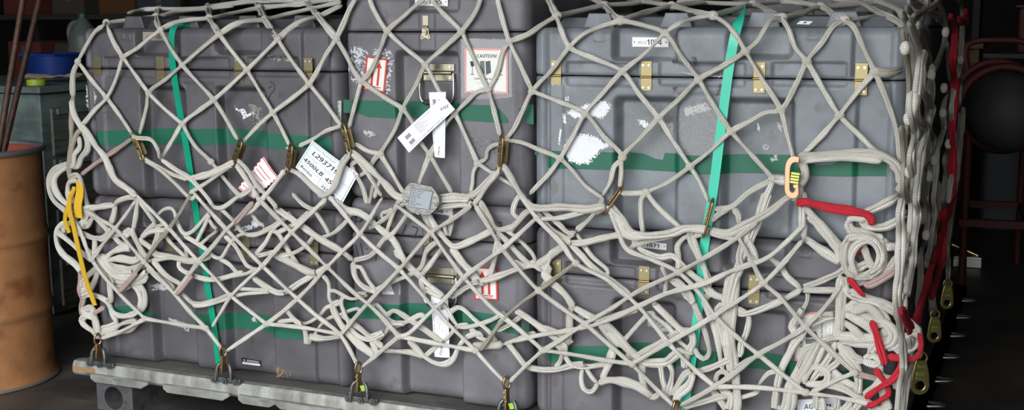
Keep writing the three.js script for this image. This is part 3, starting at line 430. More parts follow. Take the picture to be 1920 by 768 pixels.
for (const [x, y, z] of pts2('200,43,-0.03 1044,30,-0.05 1164,38,-0.03 1337,29,-0.06 1466,33,-0.05 1583,38,-0.04 1134,10,-0.33 1260,11,-0.33 1412,9,-0.36 1540,13,-0.3 293,31,-0.2 393,34,-0.1 487,15,-0.35 497,37,-0.1 597,31,-0.08 577,6,-0.4')) knot(x, y, z, 0.016);
// ---- cords over the top of the load
const tops = [
  '200,43,-0.03 245,37,-0.12 293,31,-0.2 330,22,-0.3 362,18,-0.35 392,16,-0.4 440,10,-0.45', '240,25,-0.3 270,18,-0.4 300,17,-0.4 345,17,-0.45 392,14,-0.5 450,6,-0.5 520,2,-0.5 640,-4,-0.5', '300,33,-0.2 330,24,-0.3 360,20,-0.4 420,8,-0.55 480,2,-0.6 560,-4,-0.6', '301,56,0.01 322,45,-0.02 350,38,-0.06 393,34,-0.1 440,24,-0.25 487,15,-0.35 540,10,-0.4 577,6,-0.4 640,-2,-0.4',
  '411,64,0.015 440,46,-0.01 462,40,-0.04 497,37,-0.1 540,26,-0.2 585,16,-0.25 640,4,-0.25', '521,74,0.015 545,52,-0.01 570,38,-0.03 597,31,-0.08 620,20,-0.1 642,10,-0.12',
  '299,12,-0.5 294,31,-0.2 296,44,-0.05 301,56,0.015', '389,8,-0.6 392,22,-0.3 396,40,-0.06 411,64,0.015', '478,2,-0.6 487,15,-0.35 498,38,-0.08 521,74,0.015', '575,4,-0.4 586,17,-0.25 598,32,-0.06 614,52,0.0 631,72,0.015',
  '1044,30,-0.05 1085,21,-0.2 1134,10,-0.33 1170,8,-0.4 1240,0,-0.6', '1028,-4,-0.15 1036,14,-0.08 1044,30,-0.05', '1108,-4,-0.5 1134,10,-0.33 1148,26,-0.12 1164,38,-0.03', '1164,38,-0.03 1182,32,-0.08 1215,22,-0.2 1260,11,-0.33 1320,4,-0.5', '1178,-3,-0.6 1215,4,-0.45 1260,11,-0.33 1302,22,-0.15 1337,29,-0.06', '1337,29,-0.06 1372,19,-0.2 1412,9,-0.36 1460,3,-0.5', '1270,3,-0.6 1340,6,-0.5 1412,9,-0.36 1442,22,-0.15 1466,33,-0.05', '1466,33,-0.05 1500,25,-0.15 1540,13,-0.3 1600,9,-0.4 1650,2,-0.5', '1440,0,-0.6 1490,4,-0.45 1540,13,-0.3 1565,28,-0.12 1583,38,-0.04', '1583,38,-0.04 1620,34,-0.12 1660,28,-0.3 1700,22,-0.4', '1560,-2,-0.6 1612,6,-0.45 1645,22,-0.25 1672,34,-0.12 1694,50,-0.03', '1620,-3,-0.6 1660,8,-0.4 1690,24,-0.2 1706,46,-0.1',
];
for (const s of tops) cord(0, s, { top: true, wav: 0, w: 0.024, t: 0.016 });
for (const s of ['293,12,-0.5 293,31,-0.2 301,54,0.016', '389,8,-0.6 393,33,-0.1 409,61,0.016', '478,2,-0.6 488,16,-0.35 517,70,0.016']) cord(0, s, { top: true, wav: 0, w: 0.012, t: 0.01, mat: ROPE_GREY });
// ---- outer layer of the slack lower net: long diagonals falling to the right
const Z2 = 0.056;
const outer = [
  '130,402 148,428 172,486 222,548 272,597', '160,394 190,412 216,428 244,460 270,490 300,522 325,548 360,588 386,615 417,654,0.07', '255,365 286,396 317,428 345,460 373,490 402,520 432,553 465,580 500,607',
  '362,360 394,396 425,430 458,464 492,498 545,548 592,590 637,626 655,654 670,684,0.07', '480,368 514,402 547,435 580,467 614,500 660,545 702,580 748,630', '617,367 646,402 675,438 708,470 748,504 790,550 836,602 892,657 920,688 947,716,0.07', '740,382 776,410 808,436 838,478 870,520 922,576 972,616 1018,656', '890,383 916,424 942,466 976,508 1010,544 1055,578 1097,607 1140,644 1185,683 1230,728 1268,764,0.07',
  '975,365 1007,409 1052,455 1080,493 1140,525 1200,577 1253,642 1296,686 1340,724', '1145,398 1160,436 1175,466 1226,488 1272,510 1310,548 1342,593 1392,640 1422,664 1466,700 1510,735', '1382,440 1404,478 1432,530 1462,556 1510,612 1556,656 1602,698',
  // falling to the left
  '357,365 338,398 317,428 294,456 270,490 246,520 220,548', '255,375 236,402 216,428 194,456 172,486', '465,390 444,412 425,430 400,460 373,490 350,520 326,552', '612,372 580,402 547,435 520,466 492,498 462,526 433,555 415,584 398,612', '717,370 698,402 675,438 645,468 614,500 570,548 530,584 500,607', '885,385 846,412 808,436 780,468 750,503 706,550 670,590 640,626', '1004,410 974,438 942,466 906,492 870,520 838,556 800,592 764,626 748,630', '1080,493 1045,518 1010,544 972,572 942,600 920,630 900,656',
  '1420,415 1378,448 1326,480 1272,510 1196,546 1146,578 1096,607 1058,632 1020,656', '1505,450 1466,496 1432,530 1386,562 1338,592 1296,618 1253,642 1216,664 1185,682', '1420,488 1370,508 1322,530 1250,550 1190,577 1124,606 1060,620 1000,630 962,640',
  '1578,534 1546,576 1510,612 1466,640 1422,664 1384,694 1340,724 1306,744 1275,760,0.07', '1510,418 1478,450 1440,482 1404,497 1372,508',
  // lowest cords from hook to hook
  '272,597 240,614 210,628 190,634,0.07', '272,597 325,606 386,615', '500,607 460,634 424,658,0.07', '500,607 570,614 637,626', '748,630 712,660 678,688,0.07', '748,630 800,640 892,657', '1018,656 985,686 955,716,0.07', '1018,656 1080,665 1130,674 1185,682', '1340,724 1420,726 1510,736 1570,744 1630,756', '1602,698 1560,716 1520,736',
];
for (const s of outer) lay(s, Z2);
for (const [i, s] of outer.entries()) cord(Z2, s, { wav: 0.002, w: 0.0148, t: 0.012, mat: [11, 18].includes(i) ? ROPE_TAN : undefined });
for (const [x, y] of pts2('172,486 216,428 270,490 317,428 373,490 432,554 425,430 492,498 547,435 614,500 675,438 748,503 808,436 870,520 942,466 1010,544 1007,409 1080,493 1272,510 1432,530 1510,612 272,597 386,615 500,607 637,626 748,630 892,657 1018,656 1185,682 1340,724 1510,735 1097,607 1253,642 1602,698 1340,593 1422,664')) knot(x, y, Z2, 0.0125);
// pink-stained stretches
for (const s of ['247,260 222,278 198,294 172,312 152,328']) cord(0.022, s, { mat: ROPE_PINK, w: 0.018 });
for (const s of ['257,510 238,532 222,548', '475,378 458,398 440,418', '360,515 346,534 330,552', '196,575 175,588']) cord(Z2 + 0.004, s, { mat: ROPE_PINK, w: 0.019, t: 0.0145, wav: 0 });
// ---- inner folds and swags
const inner = [
  // swags hanging between the hooks
  [0.04, '268,296 292,310 322,326 352,336', 1.25], [0.05, '268,298 300,318 330,345 360,372', 1], [0.045, '352,336 392,326 432,308', 1.5], [0.04, '355,362 388,342 430,312', 1], [0.05, '300,298 296,280 284,262 256,258', 1.15], [0.04, '302,298 330,318 356,334 385,365 400,386', 1.2],
  [0.05, '442,304 458,330 472,352 486,372', 1.5], [0.055, '446,300 466,322 480,345 496,362 520,390', 1.1], [0.05, '534,318 515,345 496,368 476,390 452,404', 1.4], [0.045, '538,316 560,326 584,348 606,366', 1.4], [0.06, '656,288 642,306 632,336 622,356 606,366 596,362', 1.5], [0.05, '440,372 462,362 478,350', 0.9],
  [0.045, '656,282 690,312 722,344 742,366 772,376', 1.5], [0.05, '660,286 690,326 716,368', 0.9], [0.04, '716,330 708,350 702,372', 1.1], [0.045, '744,366 760,368', 1.2],
  [0.05, '822,372 850,366 880,368 908,346 932,318', 1.2], [0.05, '822,378 860,374 884,374', 1.4], [0.045, '822,386 860,384 886,384', 1.2], [0.055, '944,312 962,340 982,372 1000,388 1058,388 1100,392 1136,386', 1.6], [0.05, '940,316 920,340 900,368 888,384', 1.1], [0.05, '1008,410 1050,408 1098,396', 1.0],
  [0.045, '1132,370 1122,388 1104,412 1080,432', 1.0], [0.055, '1142,390 1160,412 1172,436 1210,442 1262,436 1286,428 1330,432', 1.9], [0.05, '1146,386 1166,408 1182,432 1200,442', 1.1], [0.055, '1330,432 1362,438 1400,420 1444,396 1484,368', 1.8], [0.05, '1330,436 1362,444 1380,450', 1.1], [0.05, '1068,455 1092,455 1130,446 1170,438', 1.4], [0.04, '1185,462 1240,446 1262,440', 1.0],
  // wavy folded-back cords
  [0.03, '306,393 324,392 334,420 346,438 360,434 394,398', 1], [0.034, '402,388 416,389 444,370 470,352'], [0.03, '412,389 434,410 456,436 476,440 508,426 544,400', 1], [0.036, '344,440 388,468 402,481 414,483 432,456 450,440 466,438', 1.1], [0.03, '410,484 430,495 446,511 460,513 482,502'], [0.036, '296,478 325,482 350,488 372,487 396,478', 1.7], [0.03, '336,500 362,516 400,524 440,515 458,512', 1.2], [0.032, '474,520 500,538 520,548', 1.7],
  [0.034, '340,550 362,568 392,566 432,550', 1.1], [0.034, '365,572 402,568 450,552 506,545', 1], [0.028, '300,425 318,452 336,470 350,482', 1], [0.03, '388,402 400,424 408,430 392,444 372,462', 1], [0.03, '420,440 442,462 458,490 464,498 478,504', 1], [0.03, '472,400 486,418 498,424', 1], [0.028, '510,432 520,436 540,468 560,498', 1], [0.03, '545,398 530,412 512,430 498,455 480,478', 1.2],
  [0.034, '520,392 556,416 598,446 640,470 662,488', 1.7], [0.036, '662,488 696,478 722,446 734,440 760,406', 1.1], [0.034, '624,374 650,394 672,398 692,410 716,432 736,448 756,484 766,504', 1.6], [0.03, '590,440 574,460 550,474 522,480', 1.1], [0.034, '520,480 546,492 576,508 594,512', 1.6], [0.03, '536,548 562,530 590,514 612,500', 1.5], [0.03, '600,446 626,436 650,414 660,398', 1], [0.03, '662,490 666,518 680,536 700,546', 1.4], [0.03, '604,514 616,530 618,560', 1], [0.028, '590,395 606,418 618,440', 1], [0.03, '548,362 570,384 590,392 612,376', 1.2], [0.03, '520,436 552,420 580,396', 1], [0.028, '577,400 560,420 548,432', 0.9],
  [0.03, '660,310 680,350 690,382', 1], [0.034, '716,400 740,392 760,380', 1], [0.03, '756,366 744,384 730,420 724,440', 1], [0.032, '690,428 716,414 740,392', 1], [0.028, '675,500 690,525 706,548', 1], [0.03, '700,548 730,530 770,514 790,500 800,470 820,452', 1.1], [0.03, '628,545 660,560 690,550', 1],
  [0.034, '800,398 820,430 842,456 852,462 890,448 922,432', 1.5], [0.03, '795,400 806,424 820,436'], [0.03, '846,394 846,420 840,442'], [0.034, '846,462 864,488 884,510 900,530', 1.9], [0.034, '890,528 914,524 970,504 1008,490', 1.4], [0.03, '768,494 780,510 786,518 798,506 818,480 830,464', 1.1], [0.03, '744,474 762,490 784,514 800,530 832,556', 1.4], [0.03, '788,518 792,540 796,556', 1.2], [0.034, '846,556 872,540 900,528', 1.4], [0.03, '768,505 786,516 826,470', 0.9], [0.034, '896,384 914,408 932,432 956,458 980,484 1000,500', 1.2], [0.036, '898,374 918,405 930,428 960,425 984,400 1000,390', 1.2], [0.03, '936,434 930,470 924,500 916,520', 1.4], [0.03, '945,428 972,448 1000,478', 1], [0.03, '978,408 966,420 960,430'], [0.03, '962,398 970,372 978,365'],
  [0.034, '984,372 1008,402 1040,436 1062,450 1070,456', 1.4], [0.034, '1020,395 1048,420 1066,436 1080,436', 1.2], [0.034, '1062,450 1090,478 1110,500 1150,530 1182,556', 1.5], [0.034, '1080,436 1110,480 1140,508', 1], [0.03, '1000,498 1020,488 1040,472 1058,460', 1.6], [0.034, '962,490 985,498 1002,498 1016,508', 1.2], [0.034, '1016,508 1034,528 1060,552 1076,576', 1.8], [0.03, '1030,500 1026,520 1010,548', 1], [0.03, '1036,470 1028,490 1018,508', 1], [0.034, '1076,576 1100,590 1120,600 1142,622 1160,645', 1.6], [0.036, '1116,604 1150,594 1196,578', 1.3],
  // lower middle
  [0.036, '640,565 652,600 664,622 690,636 722,622', 1.1], [0.036, '625,572 636,602 654,626 680,650 704,664', 1.8], [0.034, '640,590 668,610 700,636 718,650', 1.4], [0.03, '722,622 760,604 790,590', 1], [0.03, '704,570 720,585 732,602 760,606', 1], [0.036, '560,600 572,620 576,646', 1.7], [0.036, '534,576 550,596 566,612', 1.9], [0.03, '520,604 548,600 572,606 600,590 612,576', 1], [0.036, '578,630 606,634 640,630', 1.6], [0.03, '588,630 610,600 640,588 670,578', 1], [0.03, '706,640 722,624 730,612', 1], [0.03, '716,655 740,658 770,660 796,668', 1.2], [0.034, '765,636 780,652 796,668 816,680 834,682 850,672 860,650 878,630 900,625', 1.2], [0.03, '796,668 815,652 840,632 858,612 880,608', 1], [0.034, '740,582 770,600 800,620 830,645', 1.3], [0.03, '838,578 850,600 862,612 880,612 920,600 950,585', 1], [0.034, '880,612 900,632 920,640 944,646', 1.1], [0.036, '884,650 910,648 932,646 944,645', 1.7], [0.03, '862,576 892,600 916,620 932,640', 1.1], [0.03, '932,620 956,608 980,590', 1.1], [0.034, '950,640 972,668 985,684 1010,692 1044,692 1076,684 1098,682', 1.5], [0.036, '965,580 990,596 1012,612 1030,625 1060,650', 1.7], [0.034, '1040,640 1056,660 1070,682 1092,688 1140,680', 1.2], [0.03, '1070,580 1068,610 1064,644', 1.5], [0.03, '1054,664 1050,678 1040,690', 1], [0.03, '944,645 970,636 1000,624'], [0.034, '1016,612 1040,620 1070,640', 1.2],
  [0.034, '1092,690 1090,712 1096,730 1108,734 1118,724 1120,716', 1.2], [0.03, '1098,688 1108,704 1120,718', 1], [0.036, '1122,718 1140,712 1164,714 1196,724 1216,738 1226,744', 1.8], [0.034, '1128,712 1140,684 1148,660 1152,645', 1.6], [0.034, '1124,606 1140,630 1152,645', 1], [0.034, '1130,604 1150,620 1176,652 1190,664', 1.6], [0.03, '1168,640 1184,622 1206,598 1220,586', 1.1], [0.034, '1180,668 1200,676 1220,680 1248,678 1268,664 1284,655', 1.9], [0.03, '1204,680 1204,706 1212,734 1226,744 1240,734', 1.5], [0.03, '1238,684 1242,710 1246,728 1240,738', 1.2], [0.03, '1252,678 1260,694 1258,718 1252,738', 1.3], [0.03, '1262,736 1274,716 1286,700 1298,696', 1.4], [0.034, '1266,758 1272,740 1290,724 1298,706', 1.7],
  [0.034, '1228,570 1248,590 1268,610 1280,620 1294,622 1300,640 1290,660 1284,690', 1.5], [0.034, '1196,666 1240,640 1270,622 1288,620', 1.1], [0.03, '1225,592 1250,610 1275,640 1300,662', 1], [0.034, '1298,698 1330,690 1370,672 1386,664', 1.4], [0.03, '1300,650 1312,668 1322,672 1330,660 1326,636 1318,610 1304,576', 1.3],
  // tall middle-right ropes
  [0.034, '1304,464 1318,494 1326,522 1332,540', 1.3], [0.03, '1272,506 1272,478 1270,462 1282,446', 1.3], [0.03, '1295,440 1306,470 1322,505 1330,526', 1.3], [0.034, '1200,466 1236,482 1262,480 1282,500 1310,524 1324,532', 1.2], [0.03, '1240,498 1252,520 1276,540 1290,560', 1.1], [0.03, '1266,524 1290,545 1302,570', 1], [0.034, '1322,536 1340,552 1362,560', 1.4], [0.03, '1335,548 1322,560 1330,590', 1.1], [0.03, '1250,520 1248,540 1246,556', 1],
  [0.04, '1436,360 1424,400 1406,440 1392,480 1376,530 1366,580', 1.7], [0.036, '1444,362 1432,398 1412,444 1398,478', 1.2], [0.04, '1392,448 1386,480 1388,500 1380,520', 1.6], [0.04, '1398,440 1412,470 1416,495', 1.4], [0.036, '1372,520 1364,560 1358,620 1366,670 1372,700', 1.9], [0.036, '1384,500 1378,560 1372,620 1376,680 1380,768', 1.7], [0.034, '1348,576 1352,612 1362,650', 1.6], [0.034, '1336,600 1346,640 1352,680 1356,695', 1.2], [0.03, '1342,714 1346,700 1356,696 1366,704 1364,716', 1.0], [0.034, '1340,736 1350,750 1362,768', 1.4], [0.034, '1352,730 1370,740 1366,768', 1.3], [0.03, '1364,700 1380,690 1400,676 1418,668', 1.1],
  [0.03, '1380,576 1398,586 1404,594 1400,622 1390,645 1388,664', 1.1], [0.034, '1386,588 1410,585 1450,570 1480,555 1500,542', 1.1], [0.034, '1280,762 1310,755 1350,744 1366,742', 1.7], [0.03, '1370,748 1392,744 1420,734'], [0.03, '1424,720 1440,700 1456,694', 1],
  // lower right bundle
  [0.04, '1584,500 1545,524 1505,541', 1.3], [0.036, '1510,448 1540,468 1578,490', 1.7], [0.036, '1512,392 1532,416 1552,440 1578,478', 1.8], [0.034, '1518,408 1552,432 1580,464', 1.2], [0.036, '1505,382 1504,410 1507,446', 1.2], [0.034, '1440,480 1462,498 1478,520 1500,540', 1.1], [0.03, '1513,545 1514,562 1500,590 1490,610', 1.1], [0.034, '1484,612 1490,600 1506,576', 1.3],
  [0.046, '1578,520 1574,560 1572,600 1570,640', 1.9], [0.046, '1584,522 1582,560 1580,590 1576,620', 1.4], [0.04, '1492,640 1480,662 1466,690 1458,720 1452,768', 1.5], [0.04, '1500,634 1512,616 1540,600 1566,590', 1.1], [0.046, '1560,632 1540,640 1520,652 1504,668 1496,690', 1.2], [0.046, '1568,640 1556,668 1540,690 1520,716', 1.5], [0.046, '1520,650 1500,690 1480,726 1468,768', 2.0], [0.05, '1534,640 1512,684 1490,724 1480,768', 1.9], [0.05, '1546,640 1528,680 1508,712', 1.6], [0.046, '1572,640 1590,670 1606,690 1610,720 1606,742', 2.0], [0.04, '1586,650 1604,668 1620,675', 1.1], [0.05, '1512,700 1520,690 1538,688 1552,700 1548,716 1530,720 1510,716', 1.3], [0.046, '1540,700 1556,690 1572,676 1572,660', 1.3], [0.046, '1552,700 1572,712 1590,728 1608,738', 1.7], [0.046, '1560,690 1580,710 1600,722', 1.3], [0.05, '1545,720 1580,728 1610,744 1630,752', 1.6], [0.05, '1530,745 1530,768', 1.6], [0.05, '1542,745 1543,768', 1.2], [0.046, '1590,760 1578,768', 1.4], [0.046, '1572,745 1566,768', 1.2], [0.05, '1578,630 1610,632 1640,634 1668,630', 2.1], [0.05, '1582,640 1612,644 1640,645', 1.4],
];
for (const [z, s] of inner) lay(s, z);
for (const [z, s, k = 1] of inner) cord(z, tuck(s, z), { w: 0.0152 * Math.min(k, 1.35) + (k > 1.35 ? (k - 1.35) * 0.014 : 0), t: 0.0115 + 0.002 * Math.min(k, 1.5) });
// ---- left corner: slack loops hanging beside the case and the bunched coil
function loop(z, s, o = {}) { const m = cord(z, s, o); m.name = 'loop_cord'; return m; }
const leftTangle = [
  [0.02, '146,117 138,135 136,160 137,182', 1.3], [0.03, '134,186 138,212 150,234 166,252 180,274 196,294 206,316 216,336 240,354 256,368', 1.6], [0.01, '137,185 134,215 134,262 131,292', 1.1, ROPE_TAN], [0.02, '152,236 164,262 164,280 152,296 146,312', 1.6], [0.02, '148,246 138,266 132,290 130,325 134,340', 1.3, ROPE_TAN], [0.02, '148,255 150,275 140,290 138,310', 1.2],
  [0.02, '130,306 108,314 94,332 92,352 100,374 124,396 146,416', 1.5], [0.03, '128,312 112,322 102,336 104,356 116,374 138,392', 1.5], [0.02, '146,338 130,342 128,360 134,380', 1.7], [0.036, '148,330 158,360 166,390 176,405', 1.5], [0.02, '120,418 108,428 105,440 108,460 120,478 140,494 152,508', 1.6], [0.03, '112,438 132,454 150,470 172,486', 1.6], [0.02, '126,420 118,432 122,440', 1.4], [0.03, '152,392 172,390 196,386 216,384', 1.5], [0.034, '216,384 214,400 208,420', 1.5], [0.04, '154,394 176,404 192,420 205,436', 1.4], [0.03, '136,418 152,420 160,408 162,398', 1.4], [0.03, '150,424 162,424 174,408', 1.2], [0.036, '142,432 160,440 178,446 196,444 208,428', 1.6], [0.03, '178,446 178,460 176,478', 1.6], [0.036, '190,448 210,440 230,438 244,432', 1.5], [0.034, '222,376 240,370 258,368', 1.3], [0.04, '258,370 256,398 250,430', 1.6], [0.04, '262,376 276,396 292,418', 1.3], [0.034, '248,432 258,455 270,478 280,490', 1.7], [0.036, '266,444 282,434 312,430 322,426', 1.2], [0.03, '292,418 276,432 264,446', 1], [0.034, '296,420 296,440 288,462 280,482', 1.2], [0.034, '280,490 310,482 326,480', 1.4], [0.03, '265,450 280,462 290,470', 1.3], [0.03, '212,440 225,455 240,462', 1.4],
  [0.03, '200,482 212,472 232,464 246,464', 1.7], [0.034, '205,488 226,484 250,488 260,484', 1.7], [0.03, '198,492 220,500 244,506 264,498 276,492', 1.8], [0.036, '186,482 198,500 214,516 240,520 262,518 276,506', 1.8], [0.034, '192,480 206,500 226,512 250,512', 1.6], [0.03, '204,512 218,526 240,528 258,528 274,520', 1.6], [0.03, '180,490 196,516 208,530 222,538 244,532', 1.6], [0.03, '240,530 256,540 264,560 262,576 254,586 240,592', 1.7], [0.034, '252,528 270,545 272,566 266,580', 1.6], [0.03, '276,500 296,520 312,530', 1.6], [0.036, '286,486 300,504 318,520 336,530', 1.5], [0.03, '290,510 306,522 324,538', 1.3],
  [0.02, '152,508 152,530 150,545 156,560 152,578 156,592', 1.6, ROPE_PINK], [0.02, '178,505 162,520 156,535 160,548', 1.6], [0.02, '184,510 176,530 166,545 152,552', 1.6], [0.02, '150,550 166,552 186,556 202,566 212,590 218,604 206,612 192,616', 1.5], [0.03, '202,566 216,588 236,592 252,588', 1.3], [0.03, '208,560 206,540 204,520', 1.6], [0.02, '152,576 160,588 176,596 180,612', 1.6], [0.02, '168,592 158,594 154,602 162,612 174,620 180,628', 1.6], [0.034, '172,578 178,598 182,616 184,630', 1.6], [0.03, '190,632 216,624 246,618 258,600', 1.3], [0.03, '186,626 210,618 230,606 256,600', 1.2],
];
for (const [z, s] of leftTangle) lay(s, z);
for (const [z, s, k = 1, mat] of leftTangle) loop(z, tuck(s, z), { w: 0.0165 * Math.min(k, 1.35) + (k > 1.35 ? (k - 1.35) * 0.01 : 0), t: 0.016, mat, wav: 0.006 });
// ---- right corner: coil and knotted bundle
const rightTangle = [
  [0.05, '1600,520 1586,506 1582,480 1586,456 1600,446 1626,442 1648,452 1658,472 1656,492 1644,508 1622,518 1600,518'], [0.06, '1604,512 1596,490 1600,468 1614,454 1632,450 1648,462 1654,482 1646,500 1628,512'], [0.066, '1592,446 1612,444 1638,452 1650,474 1646,498 1626,514 1602,522', 1.4], [0.05, '1606,500 1590,480 1588,460 1606,448 1622,446', 1.6], [0.05, '1592,420 1594,410 1602,408 1622,412', 1.4], [0.05, '1594,412 1592,426 1606,436 1640,446 1658,448', 1.8], [0.045, '1596,430 1628,438 1660,456', 1.4], [0.04, '1618,420 1640,426 1662,424 1690,408,0.02 1700,396,-0.05', 1.5], [0.04, '1622,400 1642,390 1670,376 1692,360,-0.02', 1.5], [0.04, '1618,462 1630,490 1636,500', 1.5], [0.045, '1658,462 1676,462 1692,466,-0.02', 1.7], [0.045, '1628,534 1655,522 1680,504 1696,486,0.0', 1.4, ROPE_PINK], [0.04, '1612,522 1640,516 1668,500 1684,482', 1.4], [0.04, '1580,520 1600,530 1624,526', 1.4], [0.04, '1588,500 1602,505 1618,498', 1.6],
  [0.06, '1598,548 1630,560 1668,576 1700,598 1722,622', 2.0], [0.055, '1584,530 1590,548 1610,560 1640,566 1660,576', 1.6], [0.05, '1594,576 1606,568 1630,572 1656,590 1664,610 1656,630', 1.9], [0.055, '1600,580 1626,576 1650,596 1660,622 1646,640', 1.9], [0.05, '1588,590 1620,606 1640,622 1650,640', 1.7], [0.06, '1640,606 1660,606 1676,626 1668,644 1652,648', 1.7], [0.05, '1600,596 1620,592 1640,600', 1.6], [0.05, '1670,650 1696,636 1712,634 1718,644 1706,654 1680,656', 1.8], [0.045, '1676,640 1700,630 1716,626', 1.6], [0.05, '1634,660 1640,650 1656,640 1676,636', 1.5], [0.05, '1620,674 1636,666 1648,674 1644,682 1628,680', 1.3], [0.05, '1578,600 1600,616 1624,640 1640,660', 1.4], [0.05, '1646,680 1650,700 1666,712 1676,716', 2.0], [0.05, '1620,744 1640,726 1656,710 1682,716 1688,722', 1.9], [0.05, '1654,730 1660,752 1666,770', 1.9], [0.045, '1600,700 1630,706 1652,712', 1.4, ROPE_PINK], [0.045, '1622,742 1608,760 1600,770', 1.7], [0.05, '1640,770 1630,756 1614,750', 1.7],
  // the broad bight held by the snap hook
  [0.05, '1486,372 1500,360 1494,345 1486,330', 1.5], [0.055, '1452,335 1468,338 1478,338', 1.6], [0.05, '1494,296 1506,310 1510,328 1502,342 1498,350', 2.1], [0.045, '1496,294 1530,292 1580,288 1630,288 1662,296 1682,312 1694,345 1692,352', 2.0], [0.05, '1500,302 1540,298 1600,296 1650,300', 1.3], [0.04, '1672,302 1686,318 1692,345', 2.0], [0.04, '1502,358 1506,374 1508,392', 1.6],
];
for (const [z, s] of rightTangle) lay(s, z);
for (const [z, s, k = 1.5, mat] of rightTangle) loop(z, tuck(s, z), { w: 0.016 * Math.min(k, 1.35) + (k > 1.35 ? (k - 1.35) * 0.012 : 0), t: 0.0165, mat, wav: 0.005 });
cord(0.02, '1641,134 1662,136 1684,132,0.0 1698,126,-0.06 1712,118,-0.14', { w: 0.022, mat: ROPE_TAN });
// ---- the net hanging down the right side of the load
const sideCords = [
  '1694,52 1697,90 1704,135 1705,185 1703,222 1699,250 1704,285 1705,322 1698,362 1710,375 1712,400 1704,450 1692,500 1684,552 1680,600', '1690,24 1702,46 1710,70 1713,110 1717,165 1718,222 1728,262 1724,300 1715,330 1710,360 1712,380 1708,440 1700,466 1706,490 1700,530 1694,560 1690,600', '1705,40 1716,70 1724,104 1722,140 1718,185 1722,225 1736,245 1728,290 1722,330 1718,372 1722,400 1714,450 1712,490 1706,520 1700,552',
  '1700,14 1712,30 1722,50 1732,78 1743,120 1748,160 1746,200 1742,240 1750,262 1746,290 1742,330 1736,372 1740,400 1736,440 1726,480 1726,520 1722,560 1722,610', '1755,-4 1762,10 1770,30 1773,60 1768,86 1757,118 1744,152 1738,180 1740,210 1736,240 1730,302 1734,318 1728,350 1722,372', '1735,96 1728,130 1730,170 1740,185 1748,205 1742,230', '1775,80 1779,108 1781,140 1784,166 1772,190 1768,212 1770,240 1764,260 1758,282 1755,310 1754,330 1750,372 1752,400 1748,430 1742,470 1736,500',
  '1797,-4 1804,16 1804,44 1803,80 1801,112 1797,140 1800,160 1798,190 1801,210 1798,260 1794,300 1792,345 1786,390 1780,436 1776,470 1778,505 1775,545', '1806,200 1806,215 1802,260 1798,296 1794,340', '1780,200 1780,232 1778,270 1772,300 1774,330 1768,372 1773,390 1768,420 1766,450 1764,495 1756,530 1748,556 1750,590', '1692,372 1688,400 1690,440 1688,480 1686,510 1682,545 1684,580 1690,620 1694,690 1688,720 1682,780', '1708,630 1708,676 1700,720 1692,780',
  '1690,236 1694,262 1696,308 1694,345 1700,380', '1748,120 1746,150 1742,172 1744,200', '1788,166 1784,200 1788,250 1790,290 1784,330 1778,380', '1760,340 1760,372 1760,410 1752,440 1752,480', '1724,610 1726,640 1724,672', '1712,170 1710,210 1716,250 1708,290 1712,330', '1735,300 1742,280 1738,250 1744,220 1752,200', '1730,420 1732,390 1728,360', '1740,-4 1736,14 1724,26 1712,34', '1705,2 1730,14 1752,26 1772,44', '1764,-4 1750,12 1735,22 1722,50',
];
for (const [i, s] of sideCords.entries()) { const m = cord(0.020 + 0.014 * (i % 3), s, { side: true, w: 0.021 + 0.007 * ((i * 7) % 4) / 3, t: 0.016, mat: [ROPE_TAN, ROPE[1], ROPE[0], ROPE_GREY][i % 4] }); m.name = 'side_cord'; }
for (const [x, y] of pts2('1703,222 1718,190 1745,205 1705,322 1742,330 1752,300 1773,60 1770,165 1801,112 1730,302 1722,225 1768,212 1736,440 1712,490 1764,495 1700,530 1778,270 1746,140 1724,104 1697,90')) { const m = mesh('knot', knotGeo[0], ROPE[0], net); m.position.copy(onX(x, y, XR + 0.036)); m.scale.set(0.013, 0.018, 0.013); }

// ---- red lashing cords, each a cord of its own
function redCord(label, z, s, w, side) { const P = pts2(s).map(([x, y, q]) => side ? onX(x, y, XR + z) : onZ(x, y, q ?? z)); const m = mesh('red_cord', cordGeo(P, w, 0.018, side ? SIDE : FRONT), ROPE_RED); tag(m, label, 'cord', 'red lashing cords'); return m; }
redCord('thick red cord pulled straight sideways below the pale snap hook', 0.062, '1494,384 1506,378 1524,382 1560,390 1600,396 1626,402 1634,410 1632,422', 0.027);
redCord('short bright red cord slanting beneath the white coil', 0.07, '1590,520 1602,534 1612,546 1622,556', 0.019);
redCord('red cord running steeply down through the white knotted bundle', 0.078, '1634,600 1642,622 1650,650 1660,684', 0.018);
redCord('red cord bent in an elbow around the white bundle, right corner', 0.075, '1664,668 1680,670 1704,674 1720,668 1727,652 1726,634 1722,624', 0.020);
redCord('red cord slanting up to the right at the lower corner', 0.08, '1622,746 1646,728 1672,712 1688,692 1694,672', 0.020);
redCord('red cord along the bottom edge of the picture', 0.07, '1624,762 1640,756 1654,748 1668,738', 0.020);
redCord('short red cord crossing beneath the slanting one near the bottom', 0.066, '1640,690 1652,706 1664,724 1668,744', 0.018);
redCord('small red loop showing inside the white coil', 0.042, '1604,478 1608,466 1616,458', 0.02);
redCord('long red cord down the right side of the net, nearest the corner', 0.05, '1790,362 1776,410 1762,452 1748,496 1736,540 1724,580 1714,620', 0.036, true);
redCord('dark red cord hanging straight down the upper right side', 0.05, '1782,30 1790,62 1786,110 1790,160 1786,230 1786,300 1784,372', 0.034, true);
redCord('red cord further back on the right side of the net', 0.045, '1768,392 1770,430 1766,480 1758,520 1746,556', 0.034, true);
redCord('short dark red loop at the top right of the net', 0.06, '1798,36 1806,42 1812,32 1810,20', 0.03, true);
redCord('short red cord behind the bundle beside the gold hook', 0.06, '1690,580 1700,600 1708,618', 0.03, true);

